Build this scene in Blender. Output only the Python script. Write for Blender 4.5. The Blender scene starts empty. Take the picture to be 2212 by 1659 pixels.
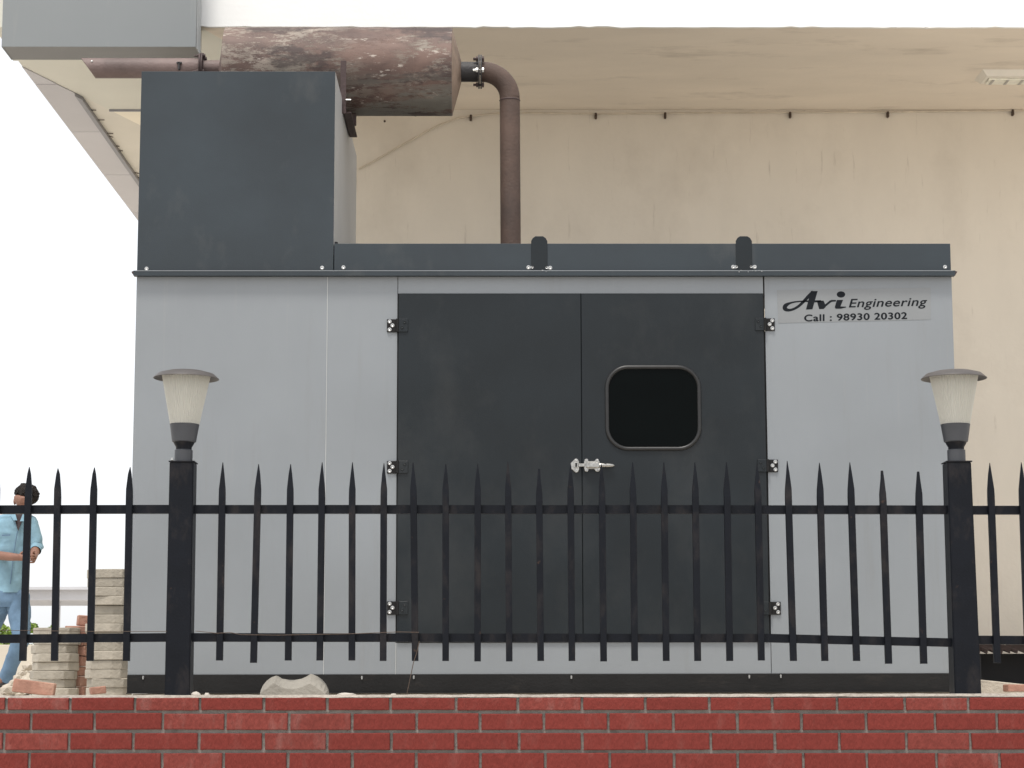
import bpy, bmesh, math, random
from mathutils import Vector, Matrix, noise
R = math.radians
rnd = random.Random(7)
C = bpy.context.scene.collection
sc = bpy.context.scene

# ------------------------------------------------------------------ camera
F = 4632.0                     # focal length in units of 1/2212 of the frame width
CAM = Vector((0, 0, 0.03))
PITCH, YAW, ROLL = math.atan(660.5 / F), math.atan(44 / F), -0.0019
cam = bpy.data.cameras.new('camera'); cam.sensor_width = 36; cam.lens = 36 * F / 2212
cam.clip_start = 0.1; cam.clip_end = 3000
co = bpy.data.objects.new('camera', cam); C.objects.link(co)
MR = Matrix.Rotation(-YAW, 3, 'Z') @ Matrix.Rotation(math.pi / 2 + PITCH, 3, 'X') @ Matrix.Rotation(ROLL, 3, 'Z')
co.matrix_world = Matrix.Translation(CAM) @ MR.to_4x4()
sc.camera = co
# ------------------------------------------------------------------ world, sun, exposure
SUN_EL, SUN_AZ = R(69), R(200)      # azimuth from +Y, clockwise
w = bpy.data.worlds.new('World'); sc.world = w; w.use_nodes = True
nt = w.node_tree; bg = nt.nodes['Background']
sk = nt.nodes.new('ShaderNodeTexSky'); sk.sky_type = 'NISHITA'; sk.sun_disc = False
sk.sun_elevation = SUN_EL; sk.sun_rotation = SUN_AZ; sk.dust_density = 2.5; sk.air_density = 1.0; sk.ozone_density = 1.0
hs = nt.nodes.new('ShaderNodeHueSaturation'); hs.inputs['Saturation'].default_value = 0.28
hs.inputs['Value'].default_value = 1.25
mxw = nt.nodes.new('ShaderNodeMix'); mxw.data_type = 'RGBA'; mxw.inputs[0].default_value = 0.55
mxw.inputs[7].default_value = (7.7, 7.8, 8.0, 1)      # bright milky haze over the whole dome
nt.links.new(sk.outputs[0], hs.inputs['Color']); nt.links.new(hs.outputs[0], mxw.inputs[6]); nt.links.new(mxw.outputs[2], bg.inputs[0])
bg.inputs[1].default_value = 0.15
sun = bpy.data.lights.new('sun', 'SUN'); sun.energy = 2.3; sun.angle = R(11); sun.color = (1, 0.95, 0.88)
so = bpy.data.objects.new('sun', sun); C.objects.link(so)
sd = Vector((math.sin(SUN_AZ) * math.cos(SUN_EL), math.cos(SUN_AZ) * math.cos(SUN_EL), math.sin(SUN_EL)))
so.rotation_euler = sd.to_track_quat('Z', 'Y').to_euler()
sc.view_settings.view_transform = 'Standard'; sc.view_settings.look = 'None'
sc.view_settings.exposure = 0.22; sc.view_settings.gamma = 1
sc.view_settings.use_curve_mapping = False
sc.render.resolution_x = 1024; sc.render.resolution_y = 768

# ------------------------------------------------------------------ pixel <-> world helpers
def ray(u, v):
    return MR @ Vector(((u - 1106) / F, (829.5 - v) / F, -1))
def W(u, v, d):                # point on the vertical plane y = d
    r = ray(u, v); return CAM + r * (d / r.y)
def S(u, v, z):                # point on the horizontal plane z
    r = ray(u, v); return CAM + r * ((z - CAM.z) / r.z)

# ------------------------------------------------------------------ materials
M = {}
def mat(name, col, rough=0.6, var=0.12, scale=3.0, bump=0.0, bscale=60, metal=0.0, spec=0.5,
        col2=None, stretch=(1, 1, 1), objrand=0.0, stain=None, stain2=None, dent=0.0):
    m = bpy.data.materials.new(name); m.use_nodes = True; n = m.node_tree; b = n.nodes['Principled BSDF']
    b.inputs['Roughness'].default_value = rough; b.inputs['Metallic'].default_value = metal
    b.inputs['Specular IOR Level'].default_value = spec
    tc = n.nodes.new('ShaderNodeTexCoord'); mp = n.nodes.new('ShaderNodeMapping')
    mp.inputs['Scale'].default_value = stretch
    vec = tc.outputs['Object']
    if objrand:
        oi0 = n.nodes.new('ShaderNodeObjectInfo'); sm = n.nodes.new('ShaderNodeVectorMath'); sm.operation = 'SCALE'
        sm.inputs[0].default_value = (37, 11, 23); n.links.new(oi0.outputs['Random'], sm.inputs['Scale'])
        ad = n.nodes.new('ShaderNodeVectorMath'); ad.operation = 'ADD'
        n.links.new(tc.outputs['Object'], ad.inputs[0]); n.links.new(sm.outputs[0], ad.inputs[1]); vec = ad.outputs[0]
    n.links.new(vec, mp.inputs[0])
    no = n.nodes.new('ShaderNodeTexNoise'); no.inputs['Scale'].default_value = scale
    no.inputs['Detail'].default_value = 6; no.inputs['Roughness'].default_value = 0.6
    n.links.new(mp.outputs[0], no.inputs[0])
    rp = n.nodes.new('ShaderNodeValToRGB'); rp.color_ramp.elements[0].position = 0.3; rp.color_ramp.elements[1].position = 0.7
    c2 = col2 or tuple(min(1, c * (1 + var)) for c in col); c1 = col if col2 else tuple(c * (1 - var) for c in col)
    rp.color_ramp.elements[0].color = (*c1, 1); rp.color_ramp.elements[1].color = (*c2, 1)
    n.links.new(no.outputs[0], rp.inputs[0]); out = rp.outputs[0]
    for stain in [q for q in (stain, stain2) if q]:      # (colour, scale, stretch, lo, hi, amount)
        mp2 = n.nodes.new('ShaderNodeMapping'); mp2.inputs['Scale'].default_value = stain[2]
        n.links.new(vec, mp2.inputs[0])
        n2 = n.nodes.new('ShaderNodeTexNoise'); n2.inputs['Scale'].default_value = stain[1]; n2.inputs['Detail'].default_value = 9
        n2.inputs['Roughness'].default_value = 0.65
        n.links.new(mp2.outputs[0], n2.inputs[0])
        mr = n.nodes.new('ShaderNodeMapRange'); mr.inputs[1].default_value = stain[3]; mr.inputs[2].default_value = stain[4]
        mr.inputs[4].default_value = stain[5]
        n.links.new(n2.outputs[0], mr.inputs[0])
        mx = n.nodes.new('ShaderNodeMix'); mx.data_type = 'RGBA'
        n.links.new(mr.outputs[0], mx.inputs[0]); n.links.new(out, mx.inputs[6]); mx.inputs[7].default_value = (*stain[0], 1)
        out = mx.outputs[2]
    if objrand:
        oi = n.nodes.new('ShaderNodeObjectInfo'); hv = n.nodes.new('ShaderNodeHueSaturation')
        mr = n.nodes.new('ShaderNodeMapRange'); mr.inputs[3].default_value = 1 - objrand; mr.inputs[4].default_value = 1 + objrand
        n.links.new(oi.outputs['Random'], mr.inputs[0]); n.links.new(mr.outputs[0], hv.inputs['Value'])
        n.links.new(out, hv.inputs['Color']); out = hv.outputs[0]
    n.links.new(out, b.inputs['Base Color'])
    if bump:
        nb = n.nodes.new('ShaderNodeTexNoise'); nb.inputs['Scale'].default_value = bscale; nb.inputs['Detail'].default_value = 5
        n.links.new(tc.outputs['Object'], nb.inputs[0])
        bp = n.nodes.new('ShaderNodeBump'); bp.inputs['Strength'].default_value = bump; bp.inputs['Distance'].default_value = 0.01
        n.links.new(nb.outputs[0], bp.inputs['Height'])
        if dent:
            nd = n.nodes.new('ShaderNodeTexNoise'); nd.inputs['Scale'].default_value = 1.3; nd.inputs['Detail'].default_value = 1.5
            n.links.new(tc.outputs['Object'], nd.inputs[0]); bd_ = n.nodes.new('ShaderNodeBump'); bd_.inputs['Strength'].default_value = 1.0
            bd_.inputs['Distance'].default_value = dent; n.links.new(nd.outputs[0], bd_.inputs['Height']); n.links.new(bd_.outputs[0], bp.inputs['Normal'])
        n.links.new(nb.outputs[0], bp.inputs['Height']); n.links.new(bp.outputs[0], b.inputs['Normal'])
    M[name] = m; return m

mat('grey_paint', (0.235, 0.252, 0.266), 0.36, 0.05, 1.6, 0.05, 220, stretch=(1, 1, .6), dent=0.035, stain2=((0.30, 0.30, 0.29), 5, (9, 1, .25), .6, .8, .3),
    stain=((0.19, 0.185, 0.17), 2.2, (6, 6, .5), .56, .8, .35))
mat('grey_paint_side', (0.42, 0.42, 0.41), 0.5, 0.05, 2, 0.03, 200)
mat('dark_paint', (0.020, 0.029, 0.036), 0.45, 0.2, 1.8, 0.06, 260, dent=0.03, stain=((0.09, 0.09, 0.085), 3.5, (1.3, 1, .8), .56, .85, .5))
mat('door_paint', (0.0095, 0.0135, 0.0165), 0.42, 0.18, 2.4, 0.06, 260, dent=0.03, spec=0.32, stain=((0.048, 0.049, 0.048), 2.3, (1.2, 1, .8), .5, .85, .5))
mat('channel_paint', (0.011, 0.0105, 0.0105), 0.6, 0.25, 5, 0.2, 90, spec=0.25, stain=((0.055, 0.045, 0.037), 6, (1, 1, 3), .58, .85, .6))
mat('fence_paint', (0.005, 0.0063, 0.0098), 0.45, 0.2, 9, 0.1, 120, spec=0.16, stain=((0.055, 0.045, 0.040), 11, (1, 1, .5), .52, .78, .5), stain2=((0.10, 0.06, 0.04), 23, (1, 1, 1), .66, .74, .5))
mat('seam', (0.62, 0.63, 0.62), 0.5, 0.1)
mat('zinc', (0.50, 0.50, 0.49), 0.35, 0.15, 40, metal=0.9)
mat('chrome', (0.42, 0.41, 0.385), 0.24, 0.3, 60, metal=1.0)
mat('rubber', (0.015, 0.015, 0.015), 0.4, 0.2, 30)
mat('glass', (0.002, 0.003, 0.003), 0.1, 0.2, 2, spec=0.05)
mat('black', (0.006, 0.006, 0.006), 0.7)
mat('brick', (0.178, 0.035, 0.028), 0.8, 0.14, 16, 0.6, 55, spec=0.12, objrand=0.05, stretch=(1, 1, 3),
    stain=((0.29, 0.14, 0.12), 3.4, (1, 1, 1.6), .55, .82, .28), stain2=((0.07, 0.02, 0.017), 7, (1, 1, 1.5), .58, .78, .25))
mat('brick_dusty', (0.195, 0.046, 0.037), 0.85, 0.2, 16, 0.6, 55, spec=0.12, objrand=0.08, stretch=(1, 1, 3),
    stain=((0.34, 0.22, 0.195), 3.0, (1, 1, 1.3), .5, .78, .4))
mat('mortar', (0.215, 0.20, 0.18), 0.9, 0.25, 20, 0.6, 90)
mat('cap_mortar', (0.46, 0.42, 0.37), 0.9, 0.18, 14, 0.6, 60)
mat('wall_plaster', (0.72, 0.66, 0.565), 0.85, 0.05, 1.4, 0.12, 40, stretch=(1.6, 1, .7),
    stain=((0.42, 0.36, 0.29), 1.5, (1.1, 1, .9), .5, .85, .4), stain2=((0.36, 0.30, 0.24), 6, (4.5, 1, .45), .61, .72, .4))
mat('soffit_plaster', (0.76, 0.68, 0.575), 0.85, 0.07, 1.5, 0.12, 30, stretch=(.6, 1.6, 1),
    stain=((0.40, 0.34, 0.28), 2.6, (.6, 1.6, 1), .56, .76, .6))
mat('corner_plaster', (0.66, 0.65, 0.58), 0.85, 0.05, 1.2, 0.1, 30)
mat('sunlit_plaster', (0.85, 0.79, 0.66), 0.85, 0.05, 1.2, 0.1, 30)  # brighter cream that paints bounced sun into the soffit triangle
mat('side_plaster', (0.66, 0.63, 0.56), 0.85, 0.06, 2.0, 0.1, 30)
mat('white_paint', (0.86, 0.86, 0.84), 0.7, 0.03, 2, 0.1, 40)
mat('cladding', (0.215, 0.230, 0.234), 0.4, 0.03, 1.2, stain=((0.33, 0.33, 0.3), 3, (5, 5, .4), .6, .8, .3))
mat('cladding_under', (0.16, 0.16, 0.16), 0.5, 0.05)
mat('side_panel', (0.50, 0.49, 0.51), 0.55, 0.04, 1.0, objrand=0.06)
mat('trim_dark', (0.26, 0.26, 0.28), 0.6, 0.1)
mat('pipe_rust', (0.086, 0.054, 0.041), 0.72, 0.25, 7, 0.3, 80, stain=((0.045, 0.034, 0.03), 5, (1, 1, .6), .5, .72, .6))
mat('pipe_tail', (0.15, 0.105, 0.095), 0.6, 0.2, 7, 0.3, 80, stain=((0.06, 0.04, 0.035), 5, (1, 1, 1), .5, .75, .6))
mat('pipe_dark', (0.026, 0.024, 0.025), 0.6, 0.25, 7, 0.3, 80)
mat('cone_rust', (0.27, 0.195, 0.145), 0.7, 0.3, 9, 0.3, 80, stain=((0.11, 0.07, 0.05), 6, (1, 1, 1), .45, .65, .7))
mat('lamp_grey', (0.045, 0.048, 0.055), 0.5, 0.1, 12)
mat('lamp_cap', (0.068, 0.060, 0.056), 0.5, 0.1, 12)
mat('paver', (0.40, 0.365, 0.305), 0.9, 0.14, 16, 0.5, 60, objrand=0.14, stain=((0.24, 0.21, 0.17), 8, (1, 1, 1), .52, .75, .5))
mat('clay', (0.36, 0.19, 0.14), 0.9, 0.2, 12, 0.5, 60, objrand=0.12, stain=((0.55, 0.40, 0.30), 9, (1, 1, 1), .52, .75, .5))
mat('block', (0.27, 0.25, 0.215), 0.9, 0.14, 12, 0.6, 60)
mat('concrete', (0.46, 0.41, 0.34), 0.9, 0.14, 9, 0.6, 60)
mat('ground', (0.56, 0.52, 0.46), 0.95, 0.2, 1.2, 0.5, 12)
mat('road', (0.52, 0.48, 0.43), 0.95, 0.2, 1.2, 0.4, 20)
mat('sticker', (0.225, 0.235, 0.240), 0.38, 0.03, 5)
mat('ink', (0.006, 0.008, 0.011), 0.7, 0.1, spec=0.2)
mat('skin', (0.23, 0.115, 0.08), 0.6, 0.08, 10)
mat('shirt', (0.20, 0.34, 0.43), 0.85, 0.12, 12, 0.4, 25)
mat('vest', (0.045, 0.03, 0.032), 0.85, 0.1)
mat('jeans', (0.12, 0.20, 0.30), 0.9, 0.22, 9, 0.4, 30)
mat('hair', (0.012, 0.009, 0.008), 0.9, 0.2, 60, 0.5, 120)
mat('shoe', (0.035, 0.035, 0.04), 0.6, 0.2)
mat('leaf', (0.20, 0.30, 0.035), 0.6, 0.4, 3, objrand=0.1)
mat('twig', (0.14, 0.10, 0.06), 0.9)
mat('far_metal', (0.50, 0.50, 0.52), 0.6, 0.08, 1)
mat('far_wall', (0.55, 0.50, 0.42), 0.9, 0.1, 1)
mat('cable_cream', (0.60, 0.53, 0.43), 0.7, 0.15, 12)
mat('clip_rust', (0.07, 0.045, 0.03), 0.7, 0.3, 90)
mat('light_housing', (0.78, 0.74, 0.66), 0.5, 0.06, 4)
mat('light_lens', (0.85, 0.83, 0.72), 0.35, 0.1, 30)
mat('tarp', (0.012, 0.012, 0.014), 0.7, 0.2)
mat('steel_rust', (0.055, 0.034, 0.032), 0.7, 0.3, 15, 0.2, 80)

def drum_material():
    m = bpy.data.materials.new('drum_rust'); m.use_nodes = True; n = m.node_tree; b = n.nodes['Principled BSDF']
    tc = n.nodes.new('ShaderNodeTexCoord')
    def nz(scale, st, det=8, ro=.65, off=(0, 0, 0)):
        mp = n.nodes.new('ShaderNodeMapping'); mp.inputs['Scale'].default_value = st; mp.inputs['Location'].default_value = off
        n.links.new(tc.outputs['Object'], mp.inputs[0]); t = n.nodes.new('ShaderNodeTexNoise')
        t.inputs['Scale'].default_value = scale; t.inputs['Detail'].default_value = det; t.inputs['Roughness'].default_value = ro
        n.links.new(mp.outputs[0], t.inputs[0]); return t.outputs[0]
    def rng(s, a, c, t1=1.0):
        r = n.nodes.new('ShaderNodeMapRange'); r.inputs[1].default_value = a; r.inputs[2].default_value = c; r.inputs[4].default_value = t1
        n.links.new(s, r.inputs[0]); return r.outputs[0]
    def mix(f, a, c):
        x = n.nodes.new('ShaderNodeMix'); x.data_type = 'RGBA'; n.links.new(f, x.inputs[0])
        for k, q in ((6, a), (7, c)):
            if isinstance(q, tuple): x.inputs[k].default_value = (*q, 1)
            else: n.links.new(q, x.inputs[k])
        return x.outputs[2]
    base = mix(rng(nz(3.0, (1, 1, 2.2)), .38, .62), (0.080, 0.047, 0.038), (0.165, 0.103, 0.082))
    sx = n.nodes.new('ShaderNodeSeparateXYZ'); n.links.new(tc.outputs['Object'], sx.inputs[0])
    # old grey paint survives more towards the left end and along the belly
    f = nz(7.5, (.6, 1, 2.0), 14, .84, (3, 1, 0))
    f2 = n.nodes.new('ShaderNodeMath'); f2.operation = 'MULTIPLY_ADD'; n.links.new(sx.outputs['X'], f2.inputs[0])
    f2.inputs[1].default_value = -0.04; n.links.new(f, f2.inputs[2])
    flake = rng(f2.outputs[0], .505, .545, .7)
    grey = mix(rng(nz(2, (1, 1, 1)), .4, .6), (0.34, 0.29, 0.24), (0.24, 0.22, 0.18))
    reg = rng(nz(1.7, (.9, 1, 1.6), 4, .5, (2, 5, 1)), .38, .54)
    fm = n.nodes.new('ShaderNodeMath'); fm.operation = 'MULTIPLY'; n.links.new(flake, fm.inputs[0]); n.links.new(reg, fm.inputs[1])
    c = mix(fm.outputs[0], base, grey)
    bright = rng(nz(16, (.45, 1, 1.5), 10, .8, (4, 4, 7)), .59, .62, .8)
    c = mix(bright, c, (0.52, 0.46, 0.40))
    dark = rng(nz(2.6, (.8, 1, 2.2), 9, .7, (9, 4, 2)), .53, .585, .75)
    c = mix(dark, c, (0.034, 0.021, 0.020))
    low = rng(sx.outputs['Z'], -0.05, -0.16); lp = rng(nz(7, (.4, 1, 3.4), 12, .8, (1, 8, 0)), .49, .52, .85)
    ml = n.nodes.new('ShaderNodeMath'); ml.operation = 'MULTIPLY'; n.links.new(low, ml.inputs[0]); n.links.new(lp, ml.inputs[1])
    c = mix(ml.outputs[0], c, (0.17, 0.16, 0.135))
    n.links.new(c, b.inputs['Base Color']); b.inputs['Roughness'].default_value = 0.62
    bp = n.nodes.new('ShaderNodeBump'); bp.inputs['Strength'].default_value = 0.35; bp.inputs['Distance'].default_value = 0.004
    n.links.new(flake, bp.inputs['Height']); n.links.new(bp.outputs[0], b.inputs['Normal'])
    M['drum'] = m
drum_material()

def lens_material():
    m = bpy.data.materials.new('lamp_plastic'); m.use_nodes = True; n = m.node_tree
    b = n.nodes['Principled BSDF']; b.inputs['Base Color'].default_value = (0.76, 0.76, 0.72, 1)
    b.inputs['Roughness'].default_value = 0.28
    tr = n.nodes.new('ShaderNodeBsdfTranslucent'); tr.inputs[0].default_value = (0.90, 0.89, 0.85, 1)
    tp = n.nodes.new('ShaderNodeBsdfTransparent'); tp.inputs[0].default_value = (0.92, 0.91, 0.88, 1)
    x = n.nodes.new('ShaderNodeMixShader'); x.inputs[0].default_value = 0.5
    x2 = n.nodes.new('ShaderNodeMixShader'); x2.inputs[0].default_value = 0.42
    n.links.new(b.outputs[0], x.inputs[1]); n.links.new(tr.outputs[0], x.inputs[2])
    n.links.new(x.outputs[0], x2.inputs[1]); n.links.new(tp.outputs[0], x2.inputs[2])
    n.links.new(x2.outputs[0], n.nodes['Material Output'].inputs[0]); M['lens'] = m
lens_material()

# ------------------------------------------------------------------ object helpers
def thing(name, label, cat, base, group=None, kind=None):
    o = bpy.data.objects.new(name, None); C.objects.link(o); o.location = base; o.empty_display_size = .1
    o['label'] = label; o['category'] = cat; o['base'] = tuple(base)
    if group: o['group'] = group
    if kind: o['kind'] = kind
    return o
def wbase(p):
    v = Vector((0, 0, 0))
    while p is not None:
        v = v + Vector(p.location); p = p.parent
    return v
def obj(name, bm, m, parent=None, label=None, smooth=False, base=None, kind=None):
    """bm is in world coordinates; it is moved into the parent's (or the base's) space"""
    off = wbase(parent) + (Vector(base) if base is not None and parent is None else Vector((0, 0, 0)))
    if base is not None and parent is not None: off = Vector(base)
    bm.transform(Matrix.Translation(-off)); bm.normal_update()
    me = bpy.data.meshes.new(name); bm.to_mesh(me); bm.free()
    if isinstance(m, str): m = M[m]
    me.materials.append(m)
    if smooth:
        for p in me.polygons: p.use_smooth = True
        me.set_sharp_from_angle(angle=R(38))
    o = bpy.data.objects.new(name, me); C.objects.link(o)
    if parent is not None:
        o.parent = parent
        if base is not None: o.location = Vector(base) - wbase(parent)
    elif base is not None: o.location = base
    if label: o['label'] = label
    if kind: o['kind'] = kind
    return o
def tag(o, label, cat, group=None):
    o['label'] = label; o['category'] = cat
    if group: o['group'] = group
    return o
def B(): return bmesh.new()
def box(bm, x0, x1, y0, y1, z0, z1, bev=0.0, mtx=None):
    t = bmesh.new()
    vs = [t.verts.new((x, y, z)) for x in (x0, x1) for y in (y0, y1) for z in (z0, z1)]
    for f in ((0, 1, 3, 2), (4, 6, 7, 5), (0, 4, 5, 1), (2, 3, 7, 6), (0, 2, 6, 4), (1, 5, 7, 3)):
        t.faces.new([vs[i] for i in f])
    if bev: bmesh.ops.bevel(t, geom=list(t.edges), offset=bev, segments=2 if bev > .004 else 1, affect='EDGES', profile=.6)
    if mtx is not None: t.transform(mtx)
    bmesh.ops.recalc_face_normals(t, faces=t.faces)
    me = bpy.data.meshes.new('t'); t.to_mesh(me); t.free(); bm.from_mesh(me); bpy.data.meshes.remove(me)
    return bm
def prism(bm, pts, y0, y1, bev=0.0):
    """polygon in the x,z plane extruded along y"""
    t = bmesh.new(); vs = [t.verts.new((p[0], y0, p[1])) for p in pts]
    f = t.faces.new(vs); r = bmesh.ops.extrude_face_region(t, geom=[f])
    for v in r['geom']:
        if isinstance(v, bmesh.types.BMVert): v.co.y = y1
    bmesh.ops.recalc_face_normals(t, faces=t.faces)
    if bev: bmesh.ops.bevel(t, geom=[e for e in t.edges], offset=bev, segments=1, affect='EDGES')
    me = bpy.data.meshes.new('t'); t.to_mesh(me); t.free(); bm.from_mesh(me); bpy.data.meshes.remove(me); return bm
def slab(bm, pts, z0, z1):
    t = bmesh.new(); vs = [t.verts.new((p[0], p[1], z0)) for p in pts]
    f = t.faces.new(vs); r = bmesh.ops.extrude_face_region(t, geom=[f])
    for v in r['geom']:
        if isinstance(v, bmesh.types.BMVert): v.co.z = z1
    bmesh.ops.recalc_face_normals(t, faces=t.faces)
    me = bpy.data.meshes.new('t'); t.to_mesh(me); t.free(); bm.from_mesh(me); bpy.data.meshes.remove(me); return bm
def lathe(bm, prof, c=(0, 0, 0), axis='Z', n=32, flute=0.0, nf=0):
    c = Vector(c); rings = []
    for r, h in prof:
        ring = []
        for k in range(n):
            a = 2 * math.pi * k / n; rr = r * (1 + (flute * (k % 2) if flute else 0))
            p = Vector((rr * math.cos(a), rr * math.sin(a), h))
            if axis == 'X': p = Vector((h, p.x, p.y))
            if axis == 'Y': p = Vector((p.x, h, p.y))
            ring.append(bm.verts.new(c + p))
        rings.append(ring)
    for a, b in zip(rings, rings[1:]):
        for k in range(n): bm.faces.new((a[k], a[(k + 1) % n], b[(k + 1) % n], b[k]))
    if prof[0][0] > 1e-5: bm.faces.new(rings[0][::-1])
    if prof[-1][0] > 1e-5: bm.faces.new(rings[-1])
    bmesh.ops.remove_doubles(bm, verts=bm.verts, dist=1e-6)
    bmesh.ops.recalc_face_normals(bm, faces=bm.faces); return bm
def tube(bm, pts, r, n=12, caps=True):
    pts = [Vector(p) for p in pts]; rs = r if isinstance(r, (list, tuple)) else [r] * len(pts); rings = []
    up = Vector((0, 0, 1)); last = None
    for i, p in enumerate(pts):
        t = (pts[min(i + 1, len(pts) - 1)] - pts[max(i - 1, 0)]).normalized()
        if last is None:
            a = t.cross(up)
            if a.length < .1: a = t.cross(Vector((0, 1, 0)))
        else: a = last - t * last.dot(t)
        a.normalize(); last = a; b = t.cross(a)
        rings.append([bm.verts.new(p + (a * math.cos(2 * math.pi * k / n) + b * math.sin(2 * math.pi * k / n)) * rs[i]) for k in range(n)])
    for a, b in zip(rings, rings[1:]):
        for k in range(n): bm.faces.new((a[k], a[(k + 1) % n], b[(k + 1) % n], b[k]))
    if caps: bm.faces.new(rings[0][::-1]); bm.faces.new(rings[-1])
    bmesh.ops.recalc_face_normals(bm, faces=bm.faces); return bm
def bolt(bm, x, y, z, r):      # hexagon-flange bolt head facing the street (-y)
    lathe(bm, [(0.0, -.002), (r * .55, -.0045), (r * .62, -.0035), (r * .62, -.002), (r, -.0015), (r, 0.002)], (x, y, z), 'Y', 10); return bm
def dup(o, parent=None):
    c = o.copy(); C.objects.link(c)
    if parent is not None: c.parent = parent
    return c

# ================================================================== SETTING
D_BR, D_F, D_G, D_GB, D_T, D_FA, D_W = 8.2, 8.36, 9.6, 11.17, 10.33, 11.1, 12.75
bm = B(); slab(bm, [(-400, D_BR + .17), (400, D_BR + .17), (400, 900), (-400, 900)], -0.25, -0.004)
g = obj('ground', bm, 'ground', base=(0, 20, 0)); g['kind'] = 'structure'
bm = B(); slab(bm, [(-400, -300), (400, -300), (400, D_BR + .16), (-400, D_BR + .16)], -1.9, -1.45)
g = obj('road', bm, 'road', base=(0, 0, -1.45)); g['kind'] = 'structure'

# ---------------- building
ZS = W(1106, 59.5, D_FA).z
bld = thing('building', 'cream plastered building with deep roof overhang and white fascia', 'building', (2, D_W, 0))
XC = W(345, 300, D_W).x
XE = S(45, 139, ZS).x
XR = 9.0
bm = B(); box(bm, XC, XR, D_W, D_W + .25, 0.0, ZS); obj('wall', bm, 'wall_plaster', bld)
bm = B(); box(bm, XC, XC + .25, D_W + .252, 22, 0.0, ZS); obj('wall', bm, 'wall_plaster', bld)
# soffit pieces lie edge to edge on one plane
def P(p): return (p[0], p[1])
q0 = S(434, 59.5, ZS); q0.y = D_FA
dirn = Vector((.39, 1)); q1 = (q0.x + dirn.x * (D_W - D_FA), D_W)
dg0 = S(46, 143, ZS); dg0.x = XE
dgw = S(235, 235, ZS); dgw.y = D_W
tend = (XC, D_W + (XC - dgw.x) / ((dgw.x - dg0.x) / (dgw.y - dg0.y)))
bm = B(); slab(bm, [P(q0), (XR, D_FA), (XR, D_W), q1], ZS, ZS + .2); obj('soffit', bm, 'soffit_plaster', bld)
bm = B(); slab(bm, [(XE, D_FA), P(q0), q1, P(dgw), P(dg0)], ZS, ZS + .2); obj('soffit', bm, 'corner_plaster', bld, 'pale greenish corner piece of soffit')
bm = B(); slab(bm, [(dgw.x, D_W + .004), (XC, D_W + .004), tend], ZS, ZS + .2); obj('soffit', bm, 'sunlit_plaster', bld, 'small triangle of soffit by the corner, coloured bright as if sunlit')
bm = B(); box(bm, dgw.x, XC, D_W - .012, D_W + .003, ZS - .012, ZS); obj('drip_groove', bm, 'trim_dark', bld)
pt = S(163, 202, ZS)
BX = XE + .192                      # inner edge of the grey band
def diag_y(x): return dg0.y + (x - dg0.x) * (dgw.y - dg0.y) / (dgw.x - dg0.x)
bm = B(); slab(bm, [(BX + .03, diag_y(BX + .03)), (dgw.x, D_W + .002), (tend[0], tend[1]), (XC, 22), (BX + .03, 22)], ZS + .004, ZS + .2)
obj('soffit', bm, 'side_plaster', bld, 'side strip of soffit with stubs of steel')
ys = [None, S(75, 180, ZS).y, S(180, 283, ZS).y, S(240, 376, ZS).y, S(280, 458, ZS).y]
st = ys[4] - ys[3]; ys += [ys[4] + st * k for k in range(1, 5)]
for a, b in zip(ys, ys[1:]):
    if a is None: pts = [(XE, diag_y(XE)), (BX, diag_y(BX)), (BX, b - .004), (XE, b - .004)]
    else: pts = [(XE, a + .004), (BX, a + .004), (BX, b - .004), (XE, b - .004)]
    if a is None and diag_y(BX) > b:
        xx = XE + (BX - XE) * (b - diag_y(XE)) / (diag_y(BX) - diag_y(XE)); pts = [(XE, diag_y(XE)), (xx, b - .006), (XE, b - .006)]
    elif a is not None and a < diag_y(BX):
        xx = XE + (BX - XE) * (a - diag_y(XE)) / (diag_y(BX) - diag_y(XE)); pts = [(XE, a + .004), (xx, a + .004), (BX, diag_y(BX)), (BX, b - .004), (XE, b - .004)]
    bm = B(); slab(bm, pts, ZS - .006, ZS + .05); obj('soffit_panel', bm, 'side_panel', bld)
bm = B(); slab(bm, [(XE, diag_y(XE) + .25), (BX, diag_y(BX) + .25), (BX, 22), (XE, 22)], ZS + .12, ZS + .3); obj('eave_core', bm, 'trim_dark', bld)
bm = B(); slab(bm, [(BX + .002, diag_y(BX) + .01), (BX + .028, diag_y(BX + .03) + .01), (BX + .028, 22), (BX + .002, 22)], ZS - .02, ZS + .05); obj('edge_trim', bm, 'trim_dark', bld)
for k, yy in enumerate((12.75, 12.98, 13.3, 13.38, 13.62, 13.75, 14.35, 14.5, 14.7)):
    L = .02 + .03 * rnd.random(); bm = B(); tube(bm, [(BX + .028, yy, ZS - .002), (BX + .03 + L, yy + rnd.uniform(-.01, .03), ZS - .004)], .003, 5); obj('steel_stub', bm, 'steel_rust', bld)
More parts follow.
